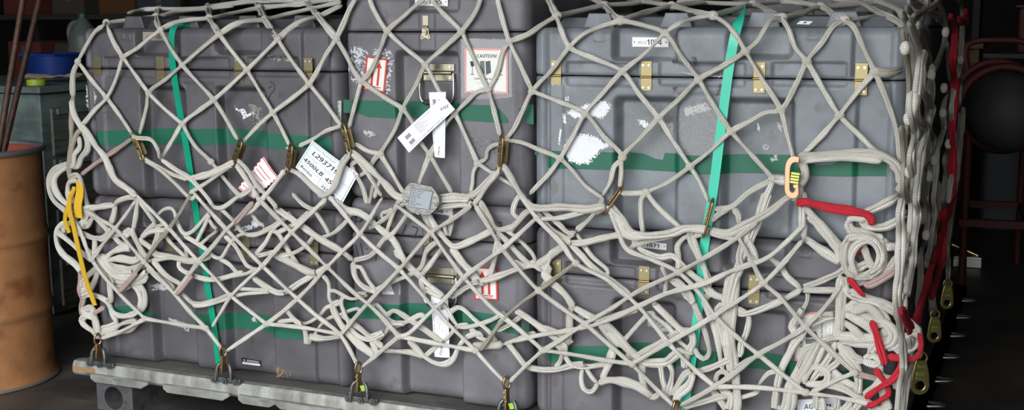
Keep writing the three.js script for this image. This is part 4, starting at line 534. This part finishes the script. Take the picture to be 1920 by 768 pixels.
// ---- yellow strap and green bands
{ const m = mesh('yellow_strap', merge([ribbon(pts2('149,336,0.03 150,360,0.05 146,385,0.055 148,408,0.05').map((p) => onZ(...p)), 0.036, 0.004), ribbon(pts2('132,364,0.05 130,390,0.068 138,425,0.07 148,470,0.07 160,520,0.066 178,572,0.05').map((p) => onZ(...p)), 0.020, 0.004), ribbon(pts2('140,350,0.04 128,385,0.06 122,412,0.062 130,436,0.06').map((p) => onZ(...p)), 0.017, 0.004)]), std(0.78, 0.46, 0.015, 0.6, 0, { bumpMap: rep(texBraidB, 6), bumpScale: 0.001 })); tag(m, 'yellow webbing strap knotted in the net loops beside the left stack', 'strap'); }
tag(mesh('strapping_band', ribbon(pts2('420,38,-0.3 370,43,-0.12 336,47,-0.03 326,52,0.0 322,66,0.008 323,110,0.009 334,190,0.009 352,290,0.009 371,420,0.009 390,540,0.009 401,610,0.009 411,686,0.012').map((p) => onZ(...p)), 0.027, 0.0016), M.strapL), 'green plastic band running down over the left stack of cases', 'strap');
tag(mesh('strapping_band', ribbon(pts2('1398,10,-0.3 1390,28,-0.08 1384,44,-0.01 1378,66,0.010 1368,120,0.012 1352,240,0.012 1334,380,0.012 1322,450,0.012 1314,520,0.012 1308,590,0.012 1296,680,0.012 1284,760,0.014 1280,800,0.014').map((p) => onZ(...p)), 0.029, 0.0016), M.strapSheen), 'green plastic band, colour lightened for sheen, running down over the right stack of cases', 'strap');

// ---------------------------------------------------------------- hooks and fittings of the net
const stadium = (w, h) => { const c = new THREE.CurvePath(), r = w / 2, k = h / 2 - r; const P = []; for (let i = 0; i <= 8; i++) { const a = Math.PI * i / 8; P.push(V(r * Math.cos(a), k + r * Math.sin(a), 0)); } for (let i = 0; i <= 8; i++) { const a = Math.PI + Math.PI * i / 8; P.push(V(r * Math.cos(a), -k + r * Math.sin(a), 0)); } return new THREE.CatmullRomCurve3(P, true, 'centripetal'); };
// a link hook seen on edge between two photograph points
function linkHook(a, b, z, tilt, frame = M.bronze) {
  const eye = onZ(a[0], a[1], z), turn = Math.atan2(CAM.x - eye.x, CAM.z - eye.z) - Math.PI / 2 + tilt;   // seen nearly edge-on
  const p = onZ(a[0], a[1], z), q = onZ(b[0], b[1], z), mid = p.clone().lerp(q, 0.5), L = p.distanceTo(q) + 0.012, d = q.clone().sub(p);
  const g = new THREE.Group(); g.name = 'net_hook'; g.position.copy(mid); g.rotation.order = 'ZYX'; g.rotation.z = Math.atan2(d.x, -d.y); g.rotation.y = turn; net.add(g);
  mesh('hook_frame', new THREE.TubeGeometry(stadium(0.036, L), 60, 0.0038, 8, true), frame, g);
  if (tilt > 0.2) mesh('hook_plate', rbox(0.034, L * 0.62, 0.004, 0.0015).rotateY(1.25).translate(-0.006, L * 0.02, -0.010), M.hookDark, g);
  if (tilt > 0.2) mesh('gate', merge([rbox(0.012, L * 0.55, 0.010, 0.003, 0.016, -L * 0.05, 0), rbox(0.022, L * 0.3, 0.016, 0.003, 0.006, L * 0.1, 0)]), M.hookDark, g);
  for (const s of [-1, 1]) mesh('rivet', G.screw, M.gold, g).position.set(0.010, L * 0.1 + s * L * 0.09, 0.009);
}
linkHook([249, 252], [268, 300], 0.046, 0.32, M.brass); linkHook([452, 264], [436, 308], 0.045, 0.3); linkHook([546, 272], [538, 322], 0.045, 0.3); linkHook([643, 236], [656, 288], 0.045, 0.32, M.brass); linkHook([941, 256], [936, 320], 0.045, 0.25, M.bronze); linkHook([1164, 354], [1133, 398], 0.05, 0.1); linkHook([1336, 376], [1319, 440], 0.055, 0.1);
// the pale snap hook facing the camera
{
  const g = new THREE.Group(); g.name = 'snap_hook'; const c = onZ(1486, 333, 0.075); g.position.copy(c); g.rotation.z = -0.1; net.add(g);
  const s = new THREE.Shape(); s.moveTo(0.012, 0.060); s.bezierCurveTo(-0.012, 0.068, -0.024, 0.05, -0.0215, 0.02); s.lineTo(-0.016, -0.03); s.bezierCurveTo(-0.014, -0.062, 0.020, -0.066, 0.024, -0.042); s.lineTo(0.020, -0.018); s.lineTo(0.014, -0.016); s.bezierCurveTo(0.02, -0.05, -0.002, -0.05, -0.004, -0.03); s.lineTo(-0.0095, 0.02); s.bezierCurveTo(-0.012, 0.045, 0.0, 0.05, 0.012, 0.048); s.closePath();
  mesh('hook_frame', new THREE.ExtrudeGeometry(s, { depth: 0.008, bevelEnabled: true, bevelSize: 0.002, bevelThickness: 0.002, bevelSegments: 2, curveSegments: 16 }), M.peach, g);
  mesh('gate', merge([0, 1, 2, 3].map((k) => rbox(0.026, 0.0075, 0.012, 0.002, 0.008, 0.014 - k * 0.0085, 0.004))), M.gateGreen, g);
  mesh('gate_pin', cyl(0.005, 0.005, 0.014, 12).rotateX(Math.PI / 2).translate(0.012, -0.022, 0.004), M.gold, g);
}
// gold snap hooks hanging on the right side of the net, with the cord they hang from
for (const [x, y, h] of [[1724, 700, 62], [1751, 612, 46], [1775, 552, 40]]) {
  const g = new THREE.Group(); g.name = 'snap_hook'; const c = onX(x, y, XR + 0.035), sc = onX(x, y - h / 2, XR + 0.035).distanceTo(onX(x, y + h / 2, XR + 0.035)) / 0.13; g.position.copy(c); g.scale.setScalar(sc); g.rotation.y = 0.42; net.add(g);
  const s = new THREE.Shape(); s.moveTo(-0.014, 0.042); s.lineTo(0.014, 0.042); s.quadraticCurveTo(0.024, 0.01, 0.026, -0.02); s.absarc(0, -0.035, 0.027, 0.3, -Math.PI - 0.3, true); s.quadraticCurveTo(-0.024, 0.01, -0.014, 0.042);
  const hole = new THREE.Path(); hole.absarc(0, -0.035, 0.0165, 0, 6.283); s.holes.push(hole);
  mesh('hook_frame', new THREE.ExtrudeGeometry(s, { depth: 0.008, bevelEnabled: true, bevelSize: 0.0025, bevelThickness: 0.0025, bevelSegments: 2 }), M.gold, g);
  mesh('gate', merge([rbox(0.026, 0.012, 0.014, 0.003, 0.002, 0.026, 0.006), rbox(0.030, 0.016, 0.012, 0.004, 0, 0.002, 0.008), rbox(0.03, 0.008, 0.012, 0.003, 0, -0.012, 0.008)]), M.gateGreen, g);
  mesh('eye', new THREE.TorusGeometry(0.019, 0.0042, 8, 20).translate(0, 0.052, 0.004), M.gold, g);
}
// bottom hooks and the double-stud fittings that lock them into the pallet rail
for (const [x, y, fy, leaf, text] of [[183, 634, 676, 0, 'leftmost grey tie-down fitting, at the rusty pallet corner'], [418, 656, 706, 0, 'grey tie-down fitting on the pallet rail by the left green band'], [672, 688, 742, 1, 'grey tie-down fitting on the pallet rail between left and middle stacks'], [950, 716, 778, 1, 'tie-down fitting at the right of the middle stack, at the picture edge'], [1268, 762, 812, 0, 'tie-down fitting under the right stack, at the bottom edge']]) {
  const top = onZ(x, y, 0.07), bot = onZ(x + 3, fy, 0.082), L = top.distanceTo(bot);
  const g = new THREE.Group(); g.name = 'net_hook'; g.position.copy(top); net.add(g);
  mesh('eye', new THREE.TorusGeometry(0.017, 0.005, 8, 20).scale(0.75, 1.25, 1).rotateY(1.0).translate(0, -0.004, 0), M.bronze, g);
  mesh('hook_frame', merge([rbox(0.011, L * 0.62, 0.026, 0.004, 0, -0.02 - L * 0.31, 0), rbox(0.008, L * 0.3, 0.034, 0.003, 0.001, -0.02 - L * 0.5, 0)]), M.bronze, g);
  for (let k = 0; k < 3; k++) mesh('rivet', G.screw, M.gold, g).position.set(rr(-0.003, 0.003), -0.03 - k * L * 0.15, 0.0145);
  if (leaf) mesh('webbing_tab', ribbon([V(0.012, -L * 0.72, 0.008), V(0.026, -L * 0.68, 0.01), V(0.034, -L * 0.6, 0.004)], 0.02, 0.002), M.leafGreen, g);
  const f = thing('tie_down_fitting', text, 'fitting', V(bot.x, bot.y, 0.082), 'tie-down fittings along the front rail');
  const arm = (s) => new THREE.TubeGeometry(new THREE.CatmullRomCurve3([V(s * 0.019, 0.048, -0.004), V(s * 0.026, 0.040, 0.0), V(s * 0.031, 0.022, 0.003), V(s * 0.031, 0.0, 0.003)]), 14, 0.0075, 8);
  mesh('shackle_arm', arm(-1), M.fitting, f); mesh('shackle_arm', arm(1), M.fitting, f);
  mesh('base', merge([rbox(0.130, 0.020, 0.014, 0.005, 0.004, -0.012, -0.004), rbox(0.012, 0.03, 0.02, 0.004, -0.034, 0, 0.003), rbox(0.012, 0.03, 0.02, 0.004, 0.034, 0, 0.003)]), M.fitting, f);
  for (const s of [-0.044, 0.004, 0.052]) mesh('stud', merge([cyl(0.012, 0.0135, 0.010, 16).rotateX(Math.PI / 2).translate(s, -0.012, 0.006), cyl(0.006, 0.007, 0.006, 12).rotateX(Math.PI / 2).translate(s, -0.012, 0.013)]), M.fitting, f);
}
// loose V-shaped rings along the right rail
{
  const where = ['nearest the bottom right corner', 'second from the front', 'third from the front', 'fourth from the front', 'fifth from the front', 'sixth, furthest back'];
  for (const [i, [x, y]] of pts2('1724,756 1742,710 1754,666 1765,626 1778,592 1790,561').entries()) {
    const p = onY(x, y, 0.165), f = thing('rail_ring', 'flat steel ring sticking out of the right pallet rail, ' + where[i], 'ring', V(1.528, 0.165, p.z), 'rings on the right rail');
    mesh('ring_loop', new THREE.TubeGeometry(new THREE.CatmullRomCurve3([V(-0.02, 0, 0.03), V(0.03, 0.002, 0.022), V(0.068, 0.004, 0.008), V(0.068, 0.004, -0.008), V(0.03, 0.002, -0.022), V(-0.02, 0, -0.03)]), 24, 0.006, 6), M.steel, f);
    mesh('ring_socket', rbox(0.03, 0.024, 0.08, 0.006, -0.012, -0.004, 0), M.aluDark, f);
  }
  // ratchet buckle lying further back
  const p = onY(1815, 486, 0.04), b = thing('ratchet_buckle', 'shiny metal ratchet buckle far down the right side', 'buckle', V(p.x, 0.036, p.z));
  mesh('buckle_frame', merge([rbox(0.16, 0.02, 0.10, 0.006, 0, 0.02, 0), rbox(0.16, 0.05, 0.012, 0.004, 0, -0.01, 0.05)]), M.steel, b); mesh('handle_bar', cyl(0.012, 0.012, 0.16, 12).rotateZ(1.2).translate(-0.02, 0.06, 0), M.gold, b);
}
// ---------------------------------------------------------------- tags hanging in the net
function card(name, label, corners, z, mat, thick = 0.0012, bow = 0.004) { const m = mesh(name, sheetGeo(pts2(corners).map(([x, y, q]) => onZ(x, y, q ?? z)), thick, bow), mat); return tag(m, label, 'tag'); }
const hand = 'italic 58px sans-serif';
card('pallet_card', 'white pallet card with handwritten number, tucked under net hooks', '586,263 672,326 636,392 554,313', 0.034, canvasMat(560, 448, (g, w, h) => {
  g.fillStyle = '#e9ecf2'; g.fillRect(0, 0, w, h); g.strokeStyle = '#2e7a68'; g.lineWidth = 5; g.strokeRect(16, 16, w - 32, h - 32); g.lineWidth = 3; g.beginPath(); g.moveTo(16, 190); g.lineTo(w - 16, 190); g.moveTo(16, 330); g.lineTo(w - 16, 330); g.moveTo(270, 190); g.lineTo(270, 432); g.stroke();
  g.fillStyle = '#2e7a68'; g.font = '46px sans-serif'; g.fillText('Pallet Number', 24, 66); g.font = '24px sans-serif'; g.fillText('Gross Weight', 26, 216); g.fillText('Tare', 286, 216);
  g.fillStyle = '#14161a'; g.font = 'italic bold 84px sans-serif'; g.fillText('L293719', 60, 158); g.font = 'italic bold 72px sans-serif'; g.fillText('4500LB', 22, 296); g.fillText('45', 300, 300); g.font = 'italic bold 52px sans-serif'; g.fillText('Berlin', 30, 394); g.fillText('355 LB', 300, 396); }), 0.0012, 0.006);
card('striped_tag', 'white tag with red lines and red dashed edge behind net cords', '494,292 522,332 476,372 446,352', 0.026, canvasMat(384, 320, (g, w, h) => { g.fillStyle = '#e4e2e6'; g.fillRect(0, 0, w, h); g.strokeStyle = '#c34a52'; g.lineWidth = 7; for (let i = 0; i < 7; i++) { g.beginPath(); g.moveTo(40, 70 + i * 34); g.lineTo(w - 60 - (i % 3) * 30, 70 + i * 34); g.stroke(); } g.fillStyle = '#c0303a'; for (let i = 0; i < 14; i++) { g.fillRect(i * 30, 0, 16, 18); g.fillRect(i * 30, h - 18, 16, 18); } for (let i = 0; i < 9; i++) { g.fillRect(w - 18, i * 40, 18, 20); g.fillRect(0, i * 40, 18, 20); } }));
const drawTag = (g, w, h) => { g.fillStyle = '#e6e8ee'; g.fillRect(0, 0, w, h); g.fillStyle = '#3a3d44'; for (const [x, y] of [[60, 60], [60, 150]]) { for (let i = 0, s = 0; s < 60; i++) { const k = 2 + (i * 7) % 5; g.fillRect(x + s, y, k, 52); s += k + 2 + (i * 3) % 3; } } g.font = '15px sans-serif'; for (let i = 0; i < 6; i++) g.fillRect(190, 50 + i * 24, 60 + (i * 37) % 90, 4); g.fillRect(190, 34, 200, 4); g.fillRect(44, 224, 330, 3); g.font = 'bold 20px monospace'; g.fillText('Lft  Weight  1700 KG', 200, 236); g.font = 'bold 52px sans-serif'; g.save(); g.translate(456, 130); g.rotate(0.5); g.fillText('USI', 0, 0); g.restore(); };
const matTag = canvasMat(560, 256, drawTag), matTagV = canvasMat(256, 560, (g, w, h) => { g.translate(w, 0); g.rotate(Math.PI / 2); drawTag(g, h, w); });
card('baggage_tag', 'long white baggage tag slanting across the middle upper case', '745,258 832,180 853,205 767,286', 0.044, matTag, 0.001, 0.006);
card('baggage_tag', 'white baggage tag hanging straight from the upper middle handle', '804,173 836,172 834,296 815,294', 0.030, matTagV, 0.001, 0.003);
card('baggage_tag', 'white baggage tag hanging from the lower middle handle', '808,555 840,556 843,670 815,668', 0.026, matTagV, 0.001, 0.003);
// engraved metal plate clamped on the net
{
  const g = new THREE.Group(); g.name = 'net_plate'; g.position.copy(onZ(791, 372, 0.078)); g.rotation.z = -0.09; net.add(g);
  const W = 0.066, H = 0.047, s = new THREE.Shape(); s.moveTo(-W + 0.025, H); s.lineTo(W - 0.03, H - 0.003); s.quadraticCurveTo(W, 0.02, W, 0); s.quadraticCurveTo(W, -0.02, W - 0.03, -H); s.quadraticCurveTo(0, -H - 0.007, -W + 0.03, -H); s.quadraticCurveTo(-W, -0.025, -W, 0); s.quadraticCurveTo(-W, 0.025, -W + 0.025, H);
  mesh('plate_body', new THREE.ExtrudeGeometry(s, { depth: 0.008, bevelEnabled: true, bevelSize: 0.002, bevelThickness: 0.002, bevelSegments: 2 }), std(0.48, 0.47, 0.46, 0.45, 0.6, { map: rep(texMetal, 6) }), g);
  mesh('engraved_panel', sheetGeo([V(-0.036, 0.033, 0.0122), V(0.046, 0.033, 0.0122), V(0.036, -0.033, 0.0122), V(-0.046, -0.033, 0.0122)], 0.001), canvasMat(384, 320, (c, w, h) => { c.fillStyle = '#9ba0a6'; c.fillRect(0, 0, w, h); c.strokeStyle = '#2a2c30'; c.lineWidth = 8; c.strokeRect(8, 8, w - 16, h - 16); c.fillStyle = '#2a2c30'; c.font = 'bold 24px sans-serif'; for (const [i, t] of ['NAME  CARGO NET', 'PART NO  4120-1', 'SERIAL  20817', 'WEIGHT  15 KG', 'TSO-C90', 'CAPACITY', '6804 KG  15000 LB', 'MFG DATE'].entries()) c.fillText(t, 26, 48 + i * 34); }, 0.35), g);
  for (const [a, b] of [[-0.054, -0.012], [0.055, -0.008], [-0.004, -0.046]]) mesh('rivet', new THREE.TorusGeometry(0.006, 0.0022, 6, 14).translate(a, b, 0.011), M.steel, g);
}

// ---------------------------------------------------------------- left background
{
  const H = 0.975, R = 0.31, d = thing('oil_drum', 'open orange-brown steel drum with red inside', 'drum', V(-2.20, 0, -0.07));
  const prof = [[R - 0.012, 0.0], [R, 0.004], [R, 0.018], [R - 0.01, 0.03]]; const mid = [0.31, 0.62];
  for (let i = 0; i <= 60; i++) { const y = 0.05 + (H - 0.1) * i / 60; let r = R - 0.012; for (const m of mid) r += 0.013 * Math.exp(-Math.pow((y - m * H) / 0.012, 2)) + 0.004 * Math.exp(-Math.pow((y - m * H - 0.03) / 0.01, 2)); prof.push([r, y]); }
  prof.push([R - 0.012, H - 0.02]);
  mesh('drum_body', new THREE.LatheGeometry(prof.map((p) => new THREE.Vector2(...p)), 72), std(0.40, 0.185, 0.075, 0.5, 0, { map: rep(texRust, 2, 1) }), d);
  mesh('drum_inside', new THREE.LatheGeometry([[0.0, 0.06], [R - 0.04, 0.06], [R - 0.018, 0.09], [R - 0.018, H - 0.02]].map((p) => new THREE.Vector2(...p)), 60), std(0.30, 0.05, 0.03, 0.7, 0, { side: THREE.DoubleSide }), d);
  mesh('top_rim', new THREE.TorusGeometry(R - 0.008, 0.013, 10, 72).rotateX(Math.PI / 2).translate(0, H - 0.012, 0), std(0.42, 0.42, 0.42, 0.4, 0.8), d);
  mesh('bottom_rim', new THREE.TorusGeometry(R - 0.002, 0.008, 8, 72).rotateX(Math.PI / 2).translate(0, 0.008, 0), std(0.2, 0.17, 0.14, 0.6, 0.4), d);
  const wood = std(0.085, 0.038, 0.02, 0.6, 0, { map: rep(texWood, 1, 3) });
  for (const [a, b, r, off, text] of [[[0, 262], [46, -20], 0.0135, -0.04, 'brown wooden pole standing in the drum, the nearer of two'], [[12, 262], [78, -20], 0.0135, 0.05, 'dark wooden pole leaning in the drum, the right of two']]) {
    const fwd = V(0, 0, -1).applyQuaternion(camera.quaternion), D = V(-2.20, 0.97, -0.07).sub(CAM).dot(fwd) + off, onD = (x, y) => ray(x, y).multiplyScalar(D / FOCAL).add(CAM);
    const p = onD(...a), q = onD(...b), dir = q.clone().sub(p), base = p.clone().addScaledVector(dir, (0.085 - p.y) / dir.y), top = p.clone().addScaledVector(dir, 1.6), L = base.distanceTo(top);
    const m = mesh('wooden_pole', new THREE.CylinderGeometry(r * 0.9, r, L, 14).translate(0, L / 2, 0), wood); m.position.copy(base); m.quaternion.setFromUnitVectors(V(0, 1, 0), top.clone().sub(base).normalize()); tag(m, text, 'pole', 'poles standing in the drum');
  }
}
{
  const cx = -2.66, cz = -0.96, W = 1.1, D = 1.75, H = 1.165;                       // corner of the cabinet nearest the camera
  const paint = std(0.17, 0.225, 0.22, 0.5, 0, { map: rep(texMetal, 1.2) }), paint2 = std(0.15, 0.155, 0.14, 0.55, 0, { map: rep(texMetal, 1.2) });
  const c = thing('tool_cabinet', 'grey-green metal workshop cabinet behind the drum', 'cabinet', V(cx - W / 2, 0, cz - D / 2));
  mesh('body', rbox(W - 0.02, H - 0.06, D - 0.02, 0.006, 0, H / 2 - 0.01, 0), paint, c);
  mesh('top', rbox(W + 0.03, 0.035, D + 0.03, 0.008, 0, H - 0.0175, 0), paint, c);
  for (let i = 0; i < 4; i++) { const dr = mesh('drawer', rbox(0.018, 0.24, D - 0.14, 0.006, W / 2 - 0.004, 0.17 + i * 0.255, 0), paint2, c); mesh('drawer_pull', rbox(0.014, 0.03, D - 0.2, 0.005, W / 2 + 0.008, 0.27 + i * 0.255, 0), paint, dr); }
  for (let i = 0; i < 4; i++) { const s = mesh('louvre', rbox(0.22, 0.022, 0.018, 0.008, -0.04, 0.93 - i * 0.055, D / 2 - 0.004), paint, c); s.rotation.x = 0; }
  for (const [x, y] of [[0.14, 1.06], [0.17, 0.72], [-0.2, 1.06]]) mesh('bolt', cyl(0.010, 0.012, 0.010, 12).rotateX(Math.PI / 2).translate(x, y, D / 2 - 0.006), M.darkHole, c);
  const top = H;
  const at = (px, py, z) => { const p = onZ(px, py, z); return V(p.x, top, z); };
  // blue bin with sloping sides
  { const g = thing("storage_bin", "blue plastic bin standing on the cabinet", "bin", at(103, 140, -1.72)); g.scale.set(0.62, 0.8, 0.62); const blue = std(0.010, 0.035, 0.20, 0.45); const tr = (w, d, h, t) => { const g2 = new THREE.CylinderGeometry(w * 0.7071, w * 0.62, h, 4, 1, true).rotateY(Math.PI / 4); g2.scale(1, 1, d / w); return g2.translate(0, h / 2, 0); };
    blue.side = THREE.DoubleSide; mesh('bin_body', merge([tr(0.40, 0.42, 0.16), box(0.34, 0.008, 0.36, 0, 0.006, 0)]), blue, g); mesh('bin_rim', merge([rbox(0.43, 0.018, 0.02, 0.005, 0, 0.16, 0.21), rbox(0.43, 0.018, 0.02, 0.005, 0, 0.16, -0.21), rbox(0.02, 0.018, 0.43, 0.005, 0.2, 0.16, 0), rbox(0.02, 0.018, 0.43, 0.005, -0.2, 0.16, 0)]), blue, g); }
  // tape roll
  { const g = thing('tape_roll', 'yellow-green roll of tape on the cabinet edge', 'tape', at(68, 152, -1.03)); mesh('tape', new THREE.LatheGeometry([[0.024, 0], [0.045, 0], [0.047, 0.003], [0.047, 0.029], [0.045, 0.032], [0.024, 0.032], [0.024, 0]].map((p) => new THREE.Vector2(...p)), 36), std(0.30, 0.40, 0.03, 0.45), g); mesh('core', new THREE.TorusGeometry(0.024, 0.003, 6, 30).rotateX(Math.PI / 2).translate(0, 0.031, 0), std(0.3, 0.24, 0.16, 0.8), g); }
  // crumpled cloth
  { const n = 26, g = new THREE.PlaneGeometry(0.30, 0.2, n, n).rotateX(-Math.PI / 2), p = g.attributes.position; for (let i = 0; i < p.count; i++) { const x = p.getX(i), z = p.getZ(i); p.setY(i, 0.012 + 0.035 * Math.abs(fbm(x * 7, z * 9, 1.7, 3)) + 0.03 * Math.abs(Math.sin(x * 9 + z * 6)) * (1 - Math.abs(z) / 0.17)); } g.computeVertexNormals(); const m = mesh('folded_cloth', g, std(0.45, 0.37, 0.24, 0.85, 0, { side: THREE.DoubleSide })); m.position.copy(at(106, 148, -1.33)); m.position.y += 0.002; m.rotation.y = 0.4; tag(m, 'crumpled tan cloth lying on the cabinet beside the blue bin', 'cloth'); }
  // milk jug on a carton
  const jp = onZ(160, 120, -2.38), jy = onZ(160, 124, -2.38).y;
  { const g = thing('carton', 'dark carton on the cabinet carrying the plastic jug', 'box', V(jp.x, top, -2.38)); mesh('carton_body', rbox(0.26, jy - top, 0.3, 0.004, 0, (jy - top) / 2, 0), std(0.05, 0.04, 0.03, 0.8), g); mesh('carton_tape', rbox(0.05, 0.002, 0.3, 0.0009, 0, jy - top, 0), std(0.12, 0.1, 0.07, 0.5), g); }
  { const g = thing('plastic_jug', 'cloudy white plastic jug with green cap behind the left stack', 'jug', V(jp.x, jy + 0.002, -2.38)), jug = new THREE.MeshPhysicalMaterial({ color: new THREE.Color().setRGB(0.16, 0.185, 0.18), roughness: 0.45, transmission: 0.35, thickness: 0 });
    const ring = (w, y) => [w, y]; const prof = [[0.0, 0], [0.085, 0], [0.092, 0.012], [0.092, 0.17], [0.085, 0.2], [0.055, 0.255], [0.028, 0.29], [0.024, 0.305], [0.0, 0.305]];
    const lg = new THREE.LatheGeometry(prof.map((p) => new THREE.Vector2(...p)), 40); mesh('jug_body', lg, jug, g);
    mesh('jug_handle', new THREE.TubeGeometry(new THREE.CatmullRomCurve3([V(-0.03, 0.275, 0), V(-0.075, 0.262, 0.01), V(-0.1, 0.22, 0.015), V(-0.096, 0.15, 0.01), V(-0.08, 0.13, 0)]), 24, 0.016, 10), jug, g);
    mesh('cap', merge([cyl(0.025, 0.027, 0.022, 24).translate(0, 0.312, 0), cyl(0.027, 0.028, 0.006, 24).translate(0, 0.302, 0)]), std(0.01, 0.10, 0.04, 0.5), g); }
}
// dim rack of stores behind the cabinet
{
  const g = thing('store_rack', 'dark steel rack with shelves in the shadow at the back left', 'rack', V(-4.6, 0, -3.6)); const st = std(0.03, 0.028, 0.027, 0.7, 0.2);
  for (const x of [-0.9, 0.9]) for (const z of [-0.25, 0.25]) mesh('upright', box(0.05, 2.3, 0.05, x, 1.15, z), st, g);
  for (const y of [0.35, 0.95, 1.5, 2.05]) mesh('shelf', box(1.9, 0.035, 0.56, 0, y, 0), st, g);
  const cols = [[0.10, 0.02, 0.015], [0.05, 0.04, 0.03], [0.09, 0.035, 0.01], [0.03, 0.04, 0.05]]; let k = 0;
  for (const y of [0.968, 1.518]) for (const x of [-0.6, -0.15, 0.3, 0.68]) { const b = thing('carton', ['dull red', 'brown', 'rusty orange', 'slate'][k % 4] + ' carton on the ' + (y < 1 ? 'lower' : 'upper') + ' shelf of the dark rack', 'box', V(-4.6 + x, y, -3.6), 'cartons on the dark rack'); const w = rr(0.3, 0.4), h = rr(0.2, 0.36); mesh('carton_body', rbox(w, h, 0.42, 0.006, 0, h / 2, 0), std(...cols[k % 4], 0.8), b); mesh('carton_tape', rbox(0.05, h * 0.6, 0.002, 0.0009, 0, h * 0.6, 0.211), std(0.1, 0.085, 0.06, 0.6), b); k++; }
}
// ---------------------------------------------------------------- right background
{
  const wood = std(0.15, 0.10, 0.055, 0.75, 0, { map: rep(texWood, 2, 2) });
  const p0 = onZ(1800, 95, -4.9), p1 = onZ(1846, 95, -4.9), yt = onZ(1830, 80, -4.9).y, yb = onZ(1830, 118, -4.9).y;
  const cr = thing('wooden_crate', 'pale wooden crate in the shadow beyond the right side', 'crate', V(p1.x - 0.37, 0, -5.2));
  mesh('lid_board', box(0.72, 0.035, 0.6, 0, yt - 0.02, 0), wood, cr); mesh('lower_board', box(0.70, 0.035, 0.58, 0, yb - 0.02, 0), wood, cr); for (const x of [-0.31, 0.31]) mesh('post', box(0.05, yt - yb - 0.035, 0.5, x, (yt + yb) / 2 - 0.02, 0), wood, cr);
  mesh('front_board', box(0.57, yt - yb - 0.05, 0.02, 0, (yt + yb) / 2 - 0.02, 0.22), std(0.10, 0.06, 0.035, 0.8, 0, { map: rep(texWood, 2, 2) }), cr); mesh('shade_block', box(0.62, yb - 0.04, 0.5, 0, (yb - 0.04) / 2, -0.02), M.rubber, cr);  // added dark block under the crate stands in for the shade there
  // red trolley with a grey gas cylinder lying on it
  const red = std(0.065, 0.006, 0.005, 0.65), grey = std(0.05, 0.05, 0.046, 0.65), cy = 0.98, e0 = onY(1866, 186, cy), e1 = onY(1925, 248, cy), ax = e1.clone().sub(e0).normalize(), turn = Math.atan2(ax.x, ax.z);
  const tr = thing('cylinder_trolley', 'dark red steel trolley holding a grey gas cylinder at the right edge', 'trolley', V(e0.x, 0, e0.z)); tr.rotation.y = turn;
  const hoop = new THREE.TorusGeometry(0.225, 0.022, 8, 36);
  for (const z of [0.03, 0.75]) { mesh('hoop', hoop, red, tr).position.set(0, cy, z); for (const s of [-1, 1]) { const l = mesh('leg', new THREE.CylinderGeometry(0.022, 0.022, cy - 0.14, 10), red, tr); l.position.set(s * 0.17, (cy - 0.14) / 2, z); } mesh('crossbar', box(0.4, 0.04, 0.04, 0, 0.35, z), red, tr); }
  for (const s of [-1, 1]) mesh('rail', box(0.035, 0.035, 0.78, s * 0.17, 0.35, 0.39), red, tr);
  mesh('handle', new THREE.TubeGeometry(new THREE.CatmullRomCurve3([V(-0.16, cy + 0.14, 0.03), V(-0.17, cy + 0.32, 0.0), V(0, cy + 0.35, 0), V(0.17, cy + 0.32, 0), V(0.16, cy + 0.14, 0.03)]), 30, 0.018, 8), red, tr);
  const gc = thing('gas_cylinder', 'grey gas cylinder lying on the red trolley', 'cylinder', V(e0.x, cy, e0.z)); gc.rotation.y = turn;
  mesh('cylinder_body', new THREE.CapsuleGeometry(0.2, 1.0, 8, 28).rotateX(Math.PI / 2).translate(0, 0, 0.55), grey, gc); mesh('valve', merge([cyl(0.03, 0.04, 0.1, 12).rotateX(Math.PI / 2).translate(0, 0, -0.18)]), M.fitting, gc);
  const bx = thing('plastic_tub', 'dim blue-grey tub behind the red cradle', 'tub', V(1.75, 0, -5.6)); mesh('tub_body', rbox(0.6, 1.05, 0.5, 0.04, 0, 0.525, 0), std(0.07, 0.08, 0.09, 0.6), bx); mesh('tub_lid', rbox(0.64, 0.05, 0.54, 0.02, 0, 1.075, 0), std(0.05, 0.06, 0.07, 0.6), bx);
  const rk = thing('store_rack', 'dark steel rack against the back wall at the right', 'rack', V(2.6, 0, -8.6)); for (const x of [-1.4, 1.4]) mesh('upright', box(0.06, 2.4, 0.5, x, 1.2, 0), M.rubber, rk); for (const y of [0.5, 1.1, 1.65]) mesh('shelf', box(2.86, 0.04, 0.52, 0, y, 0), std(0.08, 0.08, 0.075, 0.7), rk);
  for (const [x, c, t] of [[-0.7, [0.09, 0.012, 0.01], 'dull red bin on the rack at the back right'], [0.3, [0.02, 0.03, 0.06], 'dark blue bin on the rack at the back right']]) { const b = thing('storage_bin', t, 'bin', V(2.6 + x, 1.121, -8.6)); mesh('bin_body', rbox(0.7, 0.42, 0.4, 0.03, 0, 0.21, 0), std(...c, 0.6), b); mesh('bin_rim', rbox(0.74, 0.03, 0.44, 0.01, 0, 0.42, 0), std(...c, 0.5), b); }
}
scene.traverse((o) => { if (o.isMesh) o.castShadow = o.receiveShadow = true; });
console.log('cords', count, 'triangles', (() => { let n = 0; scene.traverse((o) => { if (o.isMesh) n += (o.geometry.index ? o.geometry.index.count : o.geometry.attributes.position.count) / 3; }); return n; })());
renderer.render(scene, camera);
